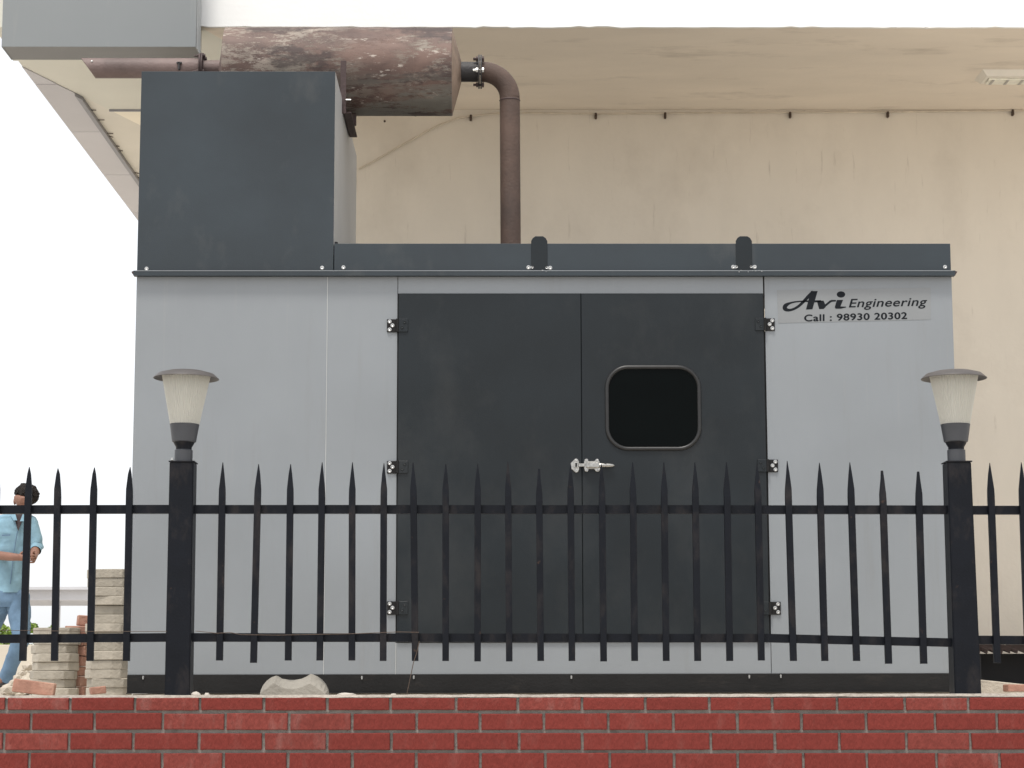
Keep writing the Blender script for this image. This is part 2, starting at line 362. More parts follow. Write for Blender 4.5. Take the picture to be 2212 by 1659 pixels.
# fascia with a slightly ragged lower edge
xs = []; x = q0.x
while x < XR: xs.append(x); x += rnd.uniform(.02, .07)
xs.append(XR)
low = [(x, ZS - .002 - abs(noise.noise(Vector((x * 5, 0, 0)))) * .008 + (.006 if rnd.random() < .12 else 0) * rnd.random()) for x in xs]
bm = B(); prism(bm, low + [(XR, ZS + 1.6), (q0.x, ZS + 1.6)], D_FA - .02, D_FA); obj('fascia', bm, 'white_paint', bld)
bm = B(); box(bm, XE, q0.x, D_FA - .0, D_FA + .1, ZS + .202, ZS + 1.6); obj('fascia', bm, 'white_paint', bld, 'left part of the fascia behind the grey cladding')
bm = B(); box(bm, XE, XR, D_FA + .102, 22, ZS + .31, ZS + .6); obj('roof_slab', bm, 'white_paint', bld)  # unseen roof mass over the soffit, put in to block sky light
for u, sz in ((2000, .010), (2100, .006), (1935, .005)):
    p = W(u, 58, D_FA - .02); bm = B(); lathe(bm, [(0, -sz), (sz, -sz * .4), (sz * .7, sz), (0, sz * 1.3)], (p.x, D_FA - .022, ZS), 'Z', 7); obj('plaster_lump', bm, 'white_paint', bld)
# grey cladding box at the corner
a = W(3, 101, 10.9); b2 = W(423, 101, 10.9); zc = a.z
bm = B(); box(bm, a.x, b2.x, 10.9, 10.905, zc, zc + 1.2, .0015); obj('cladding_panel', bm, 'cladding', bld, 'grey cladding sheet on the roof corner')
bm = B(); box(bm, b2.x - .004, b2.x, 10.906, 11.075, zc, zc + 1.2); obj('cladding_panel', bm, 'cladding', bld)
for k in range(3):
    bm = B(); box(bm, b2.x, b2.x + .004, 10.93 + .05 * k, 10.938 + .05 * k, zc, zc + 1.2); obj('cladding_rib', bm, 'seam', bld)
bm = B(); box(bm, a.x, a.x + .004, 10.906, 11.14, zc, zc + 1.2); obj('cladding_panel', bm, 'cladding', bld)
bm = B(); box(bm, a.x + .005, b2.x - .005, 10.906, 11.14, zc + .002, zc + .02); obj('cladding_underside', bm, 'cladding_under', bld)
bm = B(); box(bm, a.x + .005, q0.x - .002, 11.142, 11.16, zc + .002, ZS - .002); obj('cladding_panel', bm, 'corner_plaster', bld)

# ---------------- cable with clips on the wall
cb = thing('wall_cable', 'thin cream cable clipped under the soffit, sagging in an arch to the left', 'cable', W(1300, 250, D_W - .02))
pts = [(775, 365), (800, 352), (830, 335), (870, 312), (910, 290), (950, 269), (990, 255), (1017, 251), (1060, 246), (1120, 244), (1287, 246), (1437, 245), (1700, 243), (1918, 242), (2188, 239), (2260, 238)]
bm = B(); tube(bm, [W(u, v, D_W - .014) for u, v in pts], .0055, 8); obj('cable', bm, 'cable_cream', cb, smooth=True)
for u, v in ((1017, 254), (1287, 250), (1437, 249), (1707, 248), (1918, 247), (2188, 243)):
    p = W(u, v, D_W - .02); bm = B(); box(bm, p.x - .007, p.x + .007, D_W - .028, D_W, p.z - .018, p.z + .018, .003)
    lathe(bm, [(0, -.036), (.006, -.034), (.006, -.028)], (p.x, D_W, p.z - .009), 'Y', 8); obj('clip', bm, 'clip_rust', cb)
# small nail marks
for u, v in ((831, 262),):
    p = W(u, v, D_W); bm = B(); lathe(bm, [(0, -.008), (.007, -.006), (.007, 0)], (p.x, D_W, p.z), 'Y', 8)
    o = obj('wall_plug', bm, 'clip_rust', base=p); tag(o, 'tiny dark wall plug in the plaster under the rusty drum', 'wall plug')
for u, v, s in ((1357, 512, 1), (1357, 492, .6), (1215, 323, 1.1)):
    pass
# ---------------- ceiling light
pa, pb = S(2118, 152, ZS - .05), S(2118, 183, ZS - .05)
x0 = S(2126, 165, ZS - .05).x; lt = thing('ceiling_light', 'cream box light fixture fixed to the soffit', 'ceiling light', ((x0 + .3), 11.9, ZS))
ya = S(2150, 150, ZS).y; yb = S(2150, 184, ZS - .03).y
bm = B(); t = [(x0, ya), (x0 + .62, ya), (x0 + .62, yb), (x0, yb)]
vs0 = [bm.verts.new((p[0], p[1], ZS)) for p in t]
ins = .03; t2 = [(x0 + ins, ya + ins), (x0 + .62 - ins, ya + ins), (x0 + .62 - ins, yb - ins), (x0 + ins, yb - ins)]
vs1 = [bm.verts.new((p[0], p[1], ZS - .03)) for p in t2]
for k in range(4): bm.faces.new((vs0[k], vs0[(k + 1) % 4], vs1[(k + 1) % 4], vs1[k]))
bm.faces.new(vs1); bm.faces.new(vs0[::-1]); bmesh.ops.recalc_face_normals(bm, faces=bm.faces); obj('housing', bm, 'light_housing', lt)
bm = B(); box(bm, x0 + .05, x0 + .57, yb - .15, yb - .045, ZS - .040, ZS - .0305, .003); obj('diffuser', bm, 'light_lens', lt)
for k in range(6):
    bm = B(); box(bm, x0 + .07 + k * .085, x0 + .085 + k * .085, yb - .145, yb - .05, ZS - .043, ZS - .0405); obj('louvre', bm, 'zinc', lt)

# ================================================================== BRICK WALL
bw = thing('brick_wall', 'low red brick wall with grey mortar joints carrying the black fence', 'wall', (0, D_BR, -1.45))
ZT = W(1106, 1500.0, D_BR).z           # top of the mortar cap
Zrow = [(1507.5, 1534), (1541, 1576.5), (1583.5, 1619.5), (1627, 1663), (1670, 1706)]
rows = [
 [-124, 14, 152, 292, 432, 570, 707, 844, 985, 1119, 1257, 1394, 1532, 1668, 1808, 1954, 2092, 2232, 2370],
 [-71, 67, 204, 352, 487, 624, 761, 900, 1037, 1175, 1314, 1454, 1593, 1731, 1871, 2020, 2153, 2291],
 [-130, 9, 149, 288, 430, 569, 707, 845, 985, 1121, 1258, 1397, 1535, 1674, 1813, 1958, 2096, 2235, 2370],
 [-75, 63, 204, 350, 483, 622, 761, 899, 1038, 1178, 1317, 1456, 1594, 1735, 1873, 2023, 2159, 2297],
 [-130, 9, 149, 288, 430, 569, 707, 845, 985, 1121, 1258, 1397, 1535, 1674, 1813, 1958, 2096, 2235, 2370]]
bm = B(); box(bm, -8, 8, D_BR + .007, D_BR + .155, -1.5, ZT - .0122); obj('mortar', bm, 'mortar', bw)
bm = B()
n = 260; top = []
for k in range(n + 1):
    x = -2.6 + 5.2 * k / n; top.append((x, ZT + noise.noise(Vector((x * 9, 1, 0))) * .0025 - .0005 + (rnd.random() - .5) * .0012))
bot = [(x, ZT - .0105 + noise.noise(Vector((x * 14, 5, 0))) * .0022) for x, _ in top][::-1]
prism(bm, top + bot, D_BR - .001, D_BR + .16); obj('mortar_cap', bm, 'cap_mortar', bw)
for sx in (-1, 1):
    bm = B(); box(bm, min(2.602 * sx, 8 * sx), max(2.602 * sx, 8 * sx), D_BR - .001, D_BR + .16, ZT - .0115, ZT); obj('mortar_cap', bm, 'cap_mortar', bw)
protos = []
for k in range(6):                    # a brick of unit length, its face slightly uneven
    t = bmesh.new(); h = .0338
    xsq = [-.5, -.488, -.36, -.18, 0, .18, .36, .488, .5]; zsq = [-1, -.88, -.3, .3, .88, 1]; gv = []
    for zq in zsq:
        row = []
        for xq in xsq:
            ex, ez = abs(xq) > .499, abs(zq) > .99
            row.append(t.verts.new((xq + (noise.noise(Vector((zq * 2, k * 5.1, xq * 9))) * .006 if ex else 0),
                (.0022 if (ex or ez) else 0) + noise.noise(Vector((xq * 3, zq * 1.2, k * 7.3))) * .0006,
                zq * h + (noise.noise(Vector((xq * 7, k * 3, zq))) * .0016 if abs(zq) > .8 else 0))))
        gv.append(row)
    for ra, rb_ in zip(gv, gv[1:]):
        for q in range(len(xsq) - 1): t.faces.new((ra[q], ra[q + 1], rb_[q + 1], rb_[q]))
    edge = [e for e in t.edges if e.is_boundary]
    r = bmesh.ops.extrude_edge_only(t, edges=edge)
    for v in r['geom']:
        if isinstance(v, bmesh.types.BMVert): v.co.y = .03
    bmesh.ops.recalc_face_normals(t, faces=t.faces)
    if sum(f.normal.y for f in t.faces if abs(f.normal.y) > .9) > 0: bmesh.ops.reverse_faces(t, faces=t.faces)
    me = bpy.data.meshes.new('brick'); t.to_mesh(me); t.free(); me.materials.append(M['brick']); protos.append(me)
dusty = []
for me in protos: m2 = me.copy(); m2.materials[0] = M['brick_dusty']; dusty.append(m2)
def lay(xc, zc, L, hh, top=False):
    pd = (.6 if xc < -1.1 else .3 if xc < -.5 else .03) * (.6 if top else 1)
    o = bpy.data.objects.new('brick', rnd.choice(dusty if rnd.random() < pd else protos)); C.objects.link(o); o.parent = bw
    o.location = (xc - bw.location.x, D_BR - .0055 + rnd.uniform(-.0015, .0018) - bw.location.y, zc - bw.location.z)
    o.scale = (L, 1, hh / .0676); o.rotation_euler = (rnd.uniform(-.02, .02), rnd.uniform(-.004, .004), rnd.uniform(-.004, .004))
for (v0, v1), r in zip(Zrow, rows):
    for a, b in zip(r, r[1:]):
        um = (a + b) / 2; g = rnd.uniform(2.7, 3.6)
        A, Bq = W(a + g, (v0 + v1) / 2, D_BR), W(b - g, (v0 + v1) / 2, D_BR)
        z1, z0 = W(um, v0 + rnd.uniform(-.7, .7), D_BR).z, W(um, v1 + rnd.uniform(-.7, .7), D_BR).z
        lay((A.x + Bq.x) / 2, (z0 + z1) / 2, Bq.x - A.x, z1 - z0)

# ================================================================== FENCE
def picket(parent, ut, vt, ub, vb, blunt=False):
    p1, p0 = W(ut, vt, D_F), W(ub, vb, D_F); hw = .0126
    sh = W(ut, 1058 if not blunt else 1068, D_F).z; lean = (p1.x - p0.x) / (p1.z - p0.z)
    bm = B(); prof = [(p0.z, hw, hw), (sh - .03, hw, hw), (sh, hw * .98, hw * .8), (sh + .06, hw * .52, hw * .5), (p1.z, hw * (.35 if blunt else .10), hw * (.35 if blunt else .1))]
    rings = []
    for z, rx, ry in prof:
        x = p0.x + lean * (z - p0.z) + rnd.uniform(-.0006, .0006)
        rings.append([bm.verts.new((x + sx * rx, D_F - .022 + sy * ry, z)) for sx, sy in ((-1, -1), (1, -1), (1, 1), (-1, 1))])
    for a, b in zip(rings, rings[1:]):
        for k in range(4): bm.faces.new((a[k], a[(k + 1) % 4], b[(k + 1) % 4], b[k]))
    bm.faces.new(rings[0][::-1]); bm.faces.new(rings[-1]); bmesh.ops.recalc_face_normals(bm, faces=bm.faces)
    es = [e for e in bm.edges if abs((e.verts[0].co - e.verts[1].co).normalized().z) > .7]
    bmesh.ops.bevel(bm, geom=es, offset=.0016, segments=1, affect='EDGES')
    return obj('picket', bm, 'fence_paint', parent)
def rail(parent, pts, h0=.0165):
    for (a, b) in zip(pts, pts[1:]):
        bm = B(); A, Bq = W(*a, D_F), W(*b, D_F)
        n = 12
        vs = []
        for k in range(n + 1):
            f = k / n; p = A.lerp(Bq, f); w = noise.noise(Vector((p.x * 2.2, p.z * 3, 0))) * .0012
            vs.append([bm.verts.new((p.x, D_F + y, p.z + z + w)) for y, z in ((-.006, -h0), (-.006, h0), (.026, h0), (.026, -h0))])
        for p, q in zip(vs, vs[1:]):
            for k in range(4): bm.faces.new((p[k], p[(k + 1) % 4], q[(k + 1) % 4], q[k]))
        bm.faces.new(vs[0][::-1]); bm.faces.new(vs[-1]); bmesh.ops.recalc_face_normals(bm, faces=bm.faces)
        obj('rail', bm, 'fence_paint', parent)
FG = 'spiked black fence panels on the brick wall'
fl = thing('fence_panel', 'black spiked fence panel left of the left lamp post', 'fence', W(180, 1500, D_F), FG)
rail(fl, [(-480, 1102), (372, 1100)]); rail(fl, [(-480, 1383), (362, 1377)])
for k in range(5): picket(fl, -152 - 74 * k, 1009, -171 - 75 * k, 1427)
for a in ((-78, 1008, -95, 1426), (-2, 1008, -22, 1426), (66, 1010, 52, 1428), (128, 1013, 120, 1428), (206, 1011, 197, 1428), (283, 1010, 275, 1428)): picket(fl, *a)
fm = thing('fence_panel', 'long black spiked fence panel between the two lamp posts', 'fence', W(1200, 1500, D_F), FG)
rail(fm, [(415, 1100), (2044, 1101)]); rail(fm, [(412, 1377), (1655, 1378.5), (2056, 1388)])
tx = [483, 560, 629, 697, 762, 830, 893, 963, 1032, 1097, 1164, 1232, 1299, 1366, 1433, 1500, 1568, 1634, 1699, 1768, 1834, 1903, 1981]
bx = [476, 549, 624, 692, 761, 828, 897, 963, 1032, 1100, 1168, 1235, 1303, 1370, 1438, 1506, 1575, 1643, 1712, 1780, 1848, 1917, 1993]
ty = [1000, 1004, 1004, 1000, 1000, 1002, 1000, 1004, 1003, 998, 1014, 1005, 1003, 1000, 1000, 1000, 1000, 1003, 997, 1001, 1000, 1018, 1020]
by = [1427, 1432, 1427, 1427, 1427, 1428, 1428, 1428, 1429, 1429, 1428, 1428, 1429, 1428, 1428, 1428, 1428, 1427, 1428, 1428, 1428, 1434, 1434]
for i in range(23): picket(fm, tx[i], ty[i], bx[i], by[i], ty[i] > 1012)
fr = thing('fence_panel', 'black spiked fence panel right of the right lamp post', 'fence', W(2180, 1500, D_F), FG)
rail(fr, [(2090, 1102), (2760, 1103)]); rail(fr, [(2108, 1382), (2770, 1387)])
for k in range(6): picket(fr, 2339 + 69 * k, 1001, 2357 + 70.5 * k, 1433)
for a in ((2135, 1001, 2151, 1432), (2203, 1000, 2219, 1432), (2270, 1001, 2287, 1432)): picket(fr, *a)
# thin loose wire along the lower rail
wi = thing('loose_wire', 'thin dark wire tied to the lower rail and hanging to the wall', 'wire', W(890, 1400, D_F))
bm = B(); tube(bm, [W(u, v, D_F - .045) for u, v in ((-40, 1361), (60, 1362), (200, 1364), (300, 1364), (365, 1364))], .0011, 5); obj('strand', bm, 'clip_rust', wi)
bm = B(); tube(bm, [W(u, v, D_F - .045) for u, v in ((422, 1363), (470, 1368), (497, 1366), (520, 1371), (600, 1372), (760, 1369), (860, 1365), (905, 1366))], .0013, 5); obj('strand', bm, 'clip_rust', wi)
bm = B(); tube(bm, [W(u, v, D_F - .045) for u, v in ((906, 1385), (900, 1410), (893, 1432), (886, 1465), (878, 1503))], .0016, 5); obj('strand', bm, 'clip_rust', wi)

# ================================================================== LAMP POSTS
def lamp_post(label, upc, utop, uwt, uwb, ucap, cap_tilt, twist):
    """upc: px x of post centre at 1503; utop at 1000"""
    pb, ptp = W(upc, 1503, D_F), W(utop, 1000, D_F)
    t = thing('lamp_post', label, 'lamp post', (pb.x, D_F, ZT), 'lamp posts of the fence')
    h1, h0 = uwt / 2 / 554, uwb / 2 / 554
    bm = B(); rings = []
    for z, x, h in ((ZT - .02, pb.x, h0), (ptp.z, ptp.x, h1)):
        rings.append([bm.verts.new((x + sx * h, D_F + sy * h, z)) for sx, sy in ((-1, -1), (1, -1), (1, 1), (-1, 1))])
    for k in range(4): bm.faces.new((rings[0][k], rings[0][(k + 1) % 4], rings[1][(k + 1) % 4], rings[1][k]))
    bm.faces.new(rings[0]); bm.faces.new(rings[1]); bmesh.ops.recalc_face_normals(bm, faces=bm.faces)
    bmesh.ops.bevel(bm, geom=[e for e in bm.edges], offset=.004, segments=2, affect='EDGES')
    obj('post', bm, 'fence_paint', t)
    bm = B(); hp = h1 + .0035; box(bm, ptp.x - hp, ptp.x + hp, D_F - hp, D_F + hp, ptp.z - .001, ptp.z + .004, .001); obj('cap_plate', bm, 'fence_paint', t)
    zt = ptp.z + .004; X = ptp.x; k = 1 / 554
    def Z(v): return W(utop, v, D_F).z
    tilt = Matrix.Translation((X, D_F, zt)) @ Matrix.Rotation(cap_tilt, 4, 'Y') @ Matrix.Translation((-X, -D_F, -zt))
    def L(prof, name, m, fl=0, n=40, smooth=True):
        bm = B(); lathe(bm, prof, (X, D_F, 0), 'Z', n, fl); bm.transform(tilt); return obj(name, bm, m, t, smooth=smooth)
    L([(19.5 * k, zt), (19.5 * k, Z(973)), (17 * k, Z(971))], 'collar', 'lamp_grey')
    L([(17 * k, Z(972.5)), (17.3 * k, Z(966)), (21 * k, Z(960)), (23 * k, Z(955.5))], 'neck', 'fence_paint')
    L([(24 * k, Z(955.5)), (26 * k, Z(954)), (31 * k, Z(922)), (32 * k, Z(917)), (30 * k, Z(916))], 'socket', 'lamp_grey')
    L([(30.5 * k, Z(917)), (31 * k, Z(914)), (50 * k, Z(816)), (51.5 * k, Z(810)), (50.5 * k, Z(809.7)), (49 * k, Z(816)), (29.8 * k, Z(914)), (29 * k, Z(917))], 'diffuser', 'lens', .035, 96)
    zr = Z(811.5)
    L([(0, zr + .001), (55 * k, zr), (66 * k, zr - .006), (70.5 * k, zr - .013), (71.3 * k, zr - .012), (70 * k, zr - .009),
       (60 * k, zr + .007), (40 * k, zr + .017), (18 * k, zr + .022), (0, zr + .023)], 'lamp_cap', 'lamp_cap')
    bm = B(); lathe(bm, [(0.012, Z(916)), (.014, Z(905)), (.018, Z(880)), (.019, Z(860)), (.010, Z(845)), (0, Z(843))], (X, D_F, 0), 'Z', 16); bm.transform(tilt)
    obj('bulb', bm, 'white_paint', t, smooth=True)
    p = (X + .05, D_F + .0, zr + .021); bm = B(); lathe(bm, [(0.006, -.004), (.006, .003), (0, .005)], (X - 8 * k, D_F - .052, zr + .012), 'Z', 8); bm.transform(tilt); obj('screw', bm, 'zinc', t)
    return t
lamp_post('black square lamp post with flared cream lantern standing left of the generator doors', 386.5, 396, 52, 54, 0, R(.8), 0)
lamp_post('black square lamp post with flared cream lantern at the right end of the generator', 2085.5, 2066.5, 52, 57, 0, R(-.1), 0)
p = W(372, 994, D_F - .05)
bm = B(); lathe(bm, [(0, -.003), (.006, 0), (.006, .005), (.003, .006), (.003, .01), (0, .011)], p, 'Z', 8); o = obj('nut', bm, 'zinc', base=p)
tag(o, 'small shiny nut lying on the left lamp post rim', 'nut')

# ================================================================== GENERATOR
gx0, gx1 = W(286, 1000, D_G).x, W(2068, 1000, D_G).x
gx0 = (W(298, 597, D_G).x + W(273, 1456, D_G).x) / 2
ZB0, ZB1 = W(1106, 1497, D_G).z, W(1106, 1456, D_G).z
ZR = W(1106, 593, D_G).z             # underside level of the rail
ZRT = W(1106, 588, D_G).z
ZTOP = W(1300, 526.5, D_G).z
gen = thing('generator', 'large grey generator enclosure with dark double doors and tall dark hood', 'generator', ((gx0 + gx1) / 2, D_G + .7, 0))
bm = B(); box(bm, gx0 + .02, gx1 - .02, D_G + .02, D_GB, -.01, ZB0 - .001); obj('plinth', bm, 'concrete', gen)
bm = B(); box(bm, gx0 - .001, gx1 - .012, D_G - .006, D_GB, ZB0 + .003, ZB1, .002); obj('base_channel', bm, 'channel_paint', gen)
bm = B(); box(bm, gx0 - .001, gx1 - .012, D_G - .022, D_G - .004, ZB0, ZB0 + .0042, .001); obj('base_flange', bm, 'channel_paint', gen)
for u, v in ((310, 1463), (782, 1463), (894, 1462), (1234, 1462), (1618, 1461), (1686, 1460)):
    p = W(u, v, D_G); bm = B(); tube(bm, [(p.x, D_G - .010, p.z + .006), (p.x, D_G - .010, p.z - .009)], .0035, 8); bolt(bm, p.x, D_G - .008, p.z, .0045); obj('bolt', bm, 'zinc', gen)
# body skins
def px(u, v=1000): return W(u, v, D_G).x
# side, back and roof sheets close the box
bm = B(); box(bm, gx0 + .001, gx0 + .004, D_G + .004, D_GB, ZB1 + .001, ZR); obj('side_sheet', bm, 'grey_paint_side', gen)
bm = B(); box(bm, gx1 - .004, gx1 - .001, D_G + .004, D_GB, ZB1 + .001, ZR); obj('side_sheet', bm, 'grey_paint_side', gen)
bm = B(); box(bm, gx0 + .005, gx1 - .005, D_GB - .003, D_GB, ZB1 + .001, ZR); obj('back_sheet', bm, 'grey_paint_side', gen)
xd0 = (W(861.5, 640, D_G).x + W(857, 1380, D_G).x) / 2; xd1 = (W(1649, 640, D_G).x + W(1660, 1370, D_G).x) / 2; xdm = W(1257, 1000, D_G).x
zd1 = W(1250, 635.5, D_G).z; zd0 = W(1250, 1386.5, D_G).z
xs1 = W(703.5, 1000, D_G).x
g3 = .0012
def skin(x0, x1, z0, z1):
    bm = B(); box(bm, x0, x1, D_G, D_G + .003, z0, z1, .0007); return obj('body_panel', bm, 'grey_paint', gen)
skin(gx0, xs1 - g3, ZB1, ZR); skin(xs1 + g3, xd0 - .0055, ZB1, ZR)
skin(xd0 - .003, xd1 + .002, zd1 + .003, ZR)
skin(xd0 - .003, xd1 + .006, ZB1, zd0 - .003)
skin(xd1 + .0085, gx1, ZB1, ZR)
bm = B(); box(bm, xs1 - .0009, xs1 + .0009, D_G - .0008, D_G + .002, ZB1, ZR - .003); obj('seam_strip', bm, 'seam', gen)
bm = B(); box(bm, xd0 - .0052, xd0 - .0036, D_G - .0005, D_G + .002, ZB1, zd0 - .004); obj('seam_strip', bm, 'seam', gen)
bm = B(); box(bm, xd0 - .006, xd1 + .006, D_G + .006, D_G + .01, ZB1 + .01, ZR - .01); obj('inner_frame', bm, 'black', gen)
# rail under the roof with folded ends
bm = B(); xr0, xr1 = gx0 - .010, gx1 + .010
prism(bm, [(xr0, ZRT - .022), (xr0, ZRT + .001), (xr1, ZRT + .001), (xr1, ZRT - .022)], D_G - .034, D_G - .0005)
obj('roof_rail', bm, 'dark_paint', gen)
bm = B(); box(bm, xr0 + .008, xr1 - .010, D_G - .0355, D_G - .034, ZRT - .0015, ZRT + .0015); obj('rail_edge', bm, 'grey_paint', gen)
for s, x in ((-1, xr0), (1, xr1)):
    bm = B(); prism(bm, [(x, ZRT), (x + s * .010, ZRT - .004), (x + s * .006, ZRT - .012), (x, ZRT - .02), (x - s * .012, ZRT - .006)], D_G - .033, D_G + .01); obj('rail_end', bm, 'steel_rust', gen)
# roof band and roof
xh1 = W(722, 400, D_G).x; xh0 = W(300.5, 400, D_G).x
bm = B(); box(bm, xh1 + .003, gx1 - .002, D_G - .004, D_G, ZRT + .002, ZTOP, .0012); obj('roof_band', bm, 'dark_paint', gen)
bm = B(); box(bm, xh1 + .003, gx1 - .002, D_G + .001, D_GB, ZTOP - .02, ZTOP - .001); obj('roof', bm, 'dark_paint', gen)
bm = B(); box(bm, gx1 - .006, gx1 - .002, D_G + .001, D_GB, ZRT + .002, ZTOP - .021); obj('roof_band', bm, 'dark_paint', gen)
# hood
ZH = W(510, 155, D_G).z
bm = B(); box(bm, xh0, xh1, D_G - .006, D_G - .002, ZRT + .002, ZH, .0012); obj('hood_front', bm, 'dark_paint', gen)
bm = B(); box(bm, xh1 - .003, xh1, D_G - .001, D_GB, ZTOP - .05, ZH, .0012); obj('hood_side', bm, 'grey_paint_side', gen, 'pale grey right side of the hood')
bm = B(); box(bm, xh0, xh0 + .003, D_G - .001, D_GB, ZRT, ZH, .0012); obj('hood_side', bm, 'grey_paint_side', gen)
bm = B(); box(bm, xh0 + .004, xh1 - .004, D_GB - .003, D_GB, ZRT, ZH - .001); obj('hood_back', bm, 'grey_paint_side', gen)
bm = B(); box(bm, xh0 + .004, xh1 - .004, D_G - .0015, D_GB - .004, ZH - .006, ZH - .001); obj('hood_top', bm, 'dark_paint', gen)
p = W(727, 520, D_G + .08); bm = B(); box(bm, xh1 + .0005, xh1 + .014, D_G + .06, D_G + .10, ZTOP + .001, ZTOP + .022, .002); obj('rubber_block', bm, 'black', gen)
for u, v in ((317, 581), (696, 579), (742, 578), (1141.5, 578), (1150, 578), (1180.5, 579), (1188.5, 579), (1583.5, 577), (1591, 577), (1622, 577), (1630, 577), (2041, 577)):
    p = W(u, v, D_G); bm = B(); bolt(bm, p.x, D_G - (.006 if u < 720 else .004), p.z, .0092); obj('bolt', bm, 'zinc', gen, smooth=False)
for u in (1165, 1607.5):
    p0, p1 = W(u, 589, D_G), W(u, 511, D_G); w = .037; c = .016; zz = p1.z
    bm = B(); prism(bm, [(p0.x - w, p0.z + .003), (p0.x + w, p0.z + .003), (p0.x + w, zz - .022), (p0.x + w - .008, zz - .008), (p0.x + w - c - .004, zz), (p0.x - w + c + .004, zz), (p0.x - w + .008, zz - .008), (p0.x - w, zz - .022)], D_G - .0075, D_G - .0045, .001)
    obj('lifting_lug', bm, 'door_paint', gen)
# flecks of bare metal where the lug was welded
for k in range(14):
    u = rnd.uniform(1592, 1648) if k < 11 else rnd.uniform(1170, 1180)
    p = W(u, rnd.uniform(587, 590.5), D_G); s = rnd.uniform(.0012, .003); bm = B(); box(bm, p.x - s, p.x + s, D_G - .0362, D_G - .0356, p.z - s * .6, p.z + s * .6); obj('weld_fleck', bm, 'zinc', gen)
# doors
dl = B(); box(dl, xd0, xdm - .0012, D_G - .010, D_G + .004, zd0, zd1, .0015); obj('door', dl, 'door_paint', gen, 'left dark door leaf')
dr = B(); box(dr, xdm + .0012, xd1, D_G - .010, D_G + .004, zd0, zd1, .0015); dro = obj('door', dr, 'door_paint', gen, 'right dark door leaf with a rounded window')
# window: glass and rubber gasket, sub-parts of the right leaf
wx0, wx1 = W(1311, 880, D_G).x, W(1510, 880, D_G).x; wz0, wz1 = W(1410, 970, D_G).z, W(1410, 794, D_G).z; rr = .096
def rrect(x0, x1, z0, z1, r, n=10):
    o = []
    for cx, cz, a0 in ((x1 - r, z1 - r, 0), (x0 + r, z1 - r, 90), (x0 + r, z0 + r, 180), (x1 - r, z0 + r, 270)):
        for k in range(n + 1): a = R(a0 + 90 * k / n); o.append((cx + r * math.cos(a), cz + r * math.sin(a)))
    return o
bm = B(); prism(bm, rrect(wx0 + .008, wx1 - .008, wz0 + .008, wz1 - .008, rr - .008), D_G - .0125, D_G - .0102); obj('window_glass', bm, 'glass', dro)
loop = rrect(wx0, wx1, wz0, wz1, rr); bm = B(); rings = []
N = len(loop)
for i in range(N):
    a, b, c = loop[i - 1], loop[i], loop[(i + 1) % N]; tx_, tz_ = c[0] - a[0], c[1] - a[1]; l = math.hypot(tx_, tz_); nx, nz = tz_ / l, -tx_ / l
    rings.append([bm.verts.new((b[0] + nx * .0095 * math.cos(q), D_G - .011 - .011 * math.sin(q), b[1] + nz * .0095 * math.cos(q))) for q in [math.pi * j / 6 for j in range(7)]])
for i in range(N):
    A, Bq = rings[i], rings[(i + 1) % N]
    for j in range(6): bm.faces.new((A[j], Bq[j], Bq[j + 1], A[j + 1]))
bmesh.ops.recalc_face_normals(bm, faces=bm.faces); obj('window_gasket', bm, 'rubber', dro, smooth=True)
# hinges
def hinge(u0, u1, v0, v1, side):
    """u0..u1: bolted plate on the frame; the other leaf lies on the door"""
    a, b = W(u0, v1, D_G), W(u1, v0, D_G)
    w = b.x - a.x; xe = b.x if side < 0 else a.x
    bm = B(); box(bm, a.x, b.x, D_G - .007, D_G - .0005, a.z, b.z, .0015)
    h = obj('hinge', bm, 'channel_paint', gen)
    bm = B(); x2 = xe - side * w * .98
    box(bm, min(xe, x2), max(xe, x2), D_G - .0165, D_G - .0105, a.z, b.z, .0015); obj('hinge_leaf', bm, 'door_paint', h)
    bm = B(); tube(bm, [(xe, D_G - .016, a.z), (xe, D_G - .016, b.z)], .0065, 10); obj('hinge_pin', bm, 'channel_paint', h)
    out = a.x if side < 0 else b.x; s = -side
    for fx, fz in ((.25, .82), (.52, .52), (.25, .2)):
        bm = B(); bolt(bm, out + s * w * fx, D_G - .0072, a.z + (b.z - a.z) * fz, .0088); obj('hinge_bolt', bm, 'zinc', h)
    for fx, fz in ((.3, .75), (.55, .35)):
        bm = B(); bolt(bm, x2 + (xe - x2) * fx, D_G - .0167, a.z + (b.z - a.z) * fz, .008); obj('hinge_bolt', bm, 'door_paint', h)
for v0, v1 in ((690, 718), (996, 1023), (1299, 1328)): hinge(836, 859, v0, v1, -1)
for (u0, u1), v0, v1 in (((1652, 1673), 688, 715), ((1658, 1680), 993, 1020), ((1663, 1686), 1300, 1328)): hinge(u0, u1, v0, v1, 1)
# chrome latch
def lz(x): return 1230 + 0 * x
def LP(zx, zy): return W((2200 + zx * 700 / 1936) * .54004, (1400 + zy * 600 / 1659) * .54004, D_G)
la = bpy.data.objects.new('latch', None); C.objects.link(la); la.parent = gen
q = LP(450, 1285); la.location = Vector((q.x, D_G - .01, q.z)) - wbase(gen)
def lpoly(name, pts, y0, y1, m='chrome', bev=.0015):
    bm = B(); prism(bm, [(LP(*p).x, LP(*p).z) for p in pts], D_G - y1, D_G - y0, bev); return obj(name, bm, m, la)
lpoly('strike_plate', [(228, 1255), (250, 1232), (270, 1212), (290, 1205), (308, 1214), (322, 1240), (322, 1322), (308, 1352), (288, 1362), (268, 1350), (250, 1330), (228, 1315)], .0105, .020)
lpoly('keeper', [(262, 1248), (310, 1248), (310, 1310), (262, 1310)], .0202, .030)
lpoly('keeper_slot', [(276, 1256), (298, 1256), (298, 1300), (276, 1300)], .0302, .0306, 'black', 0)
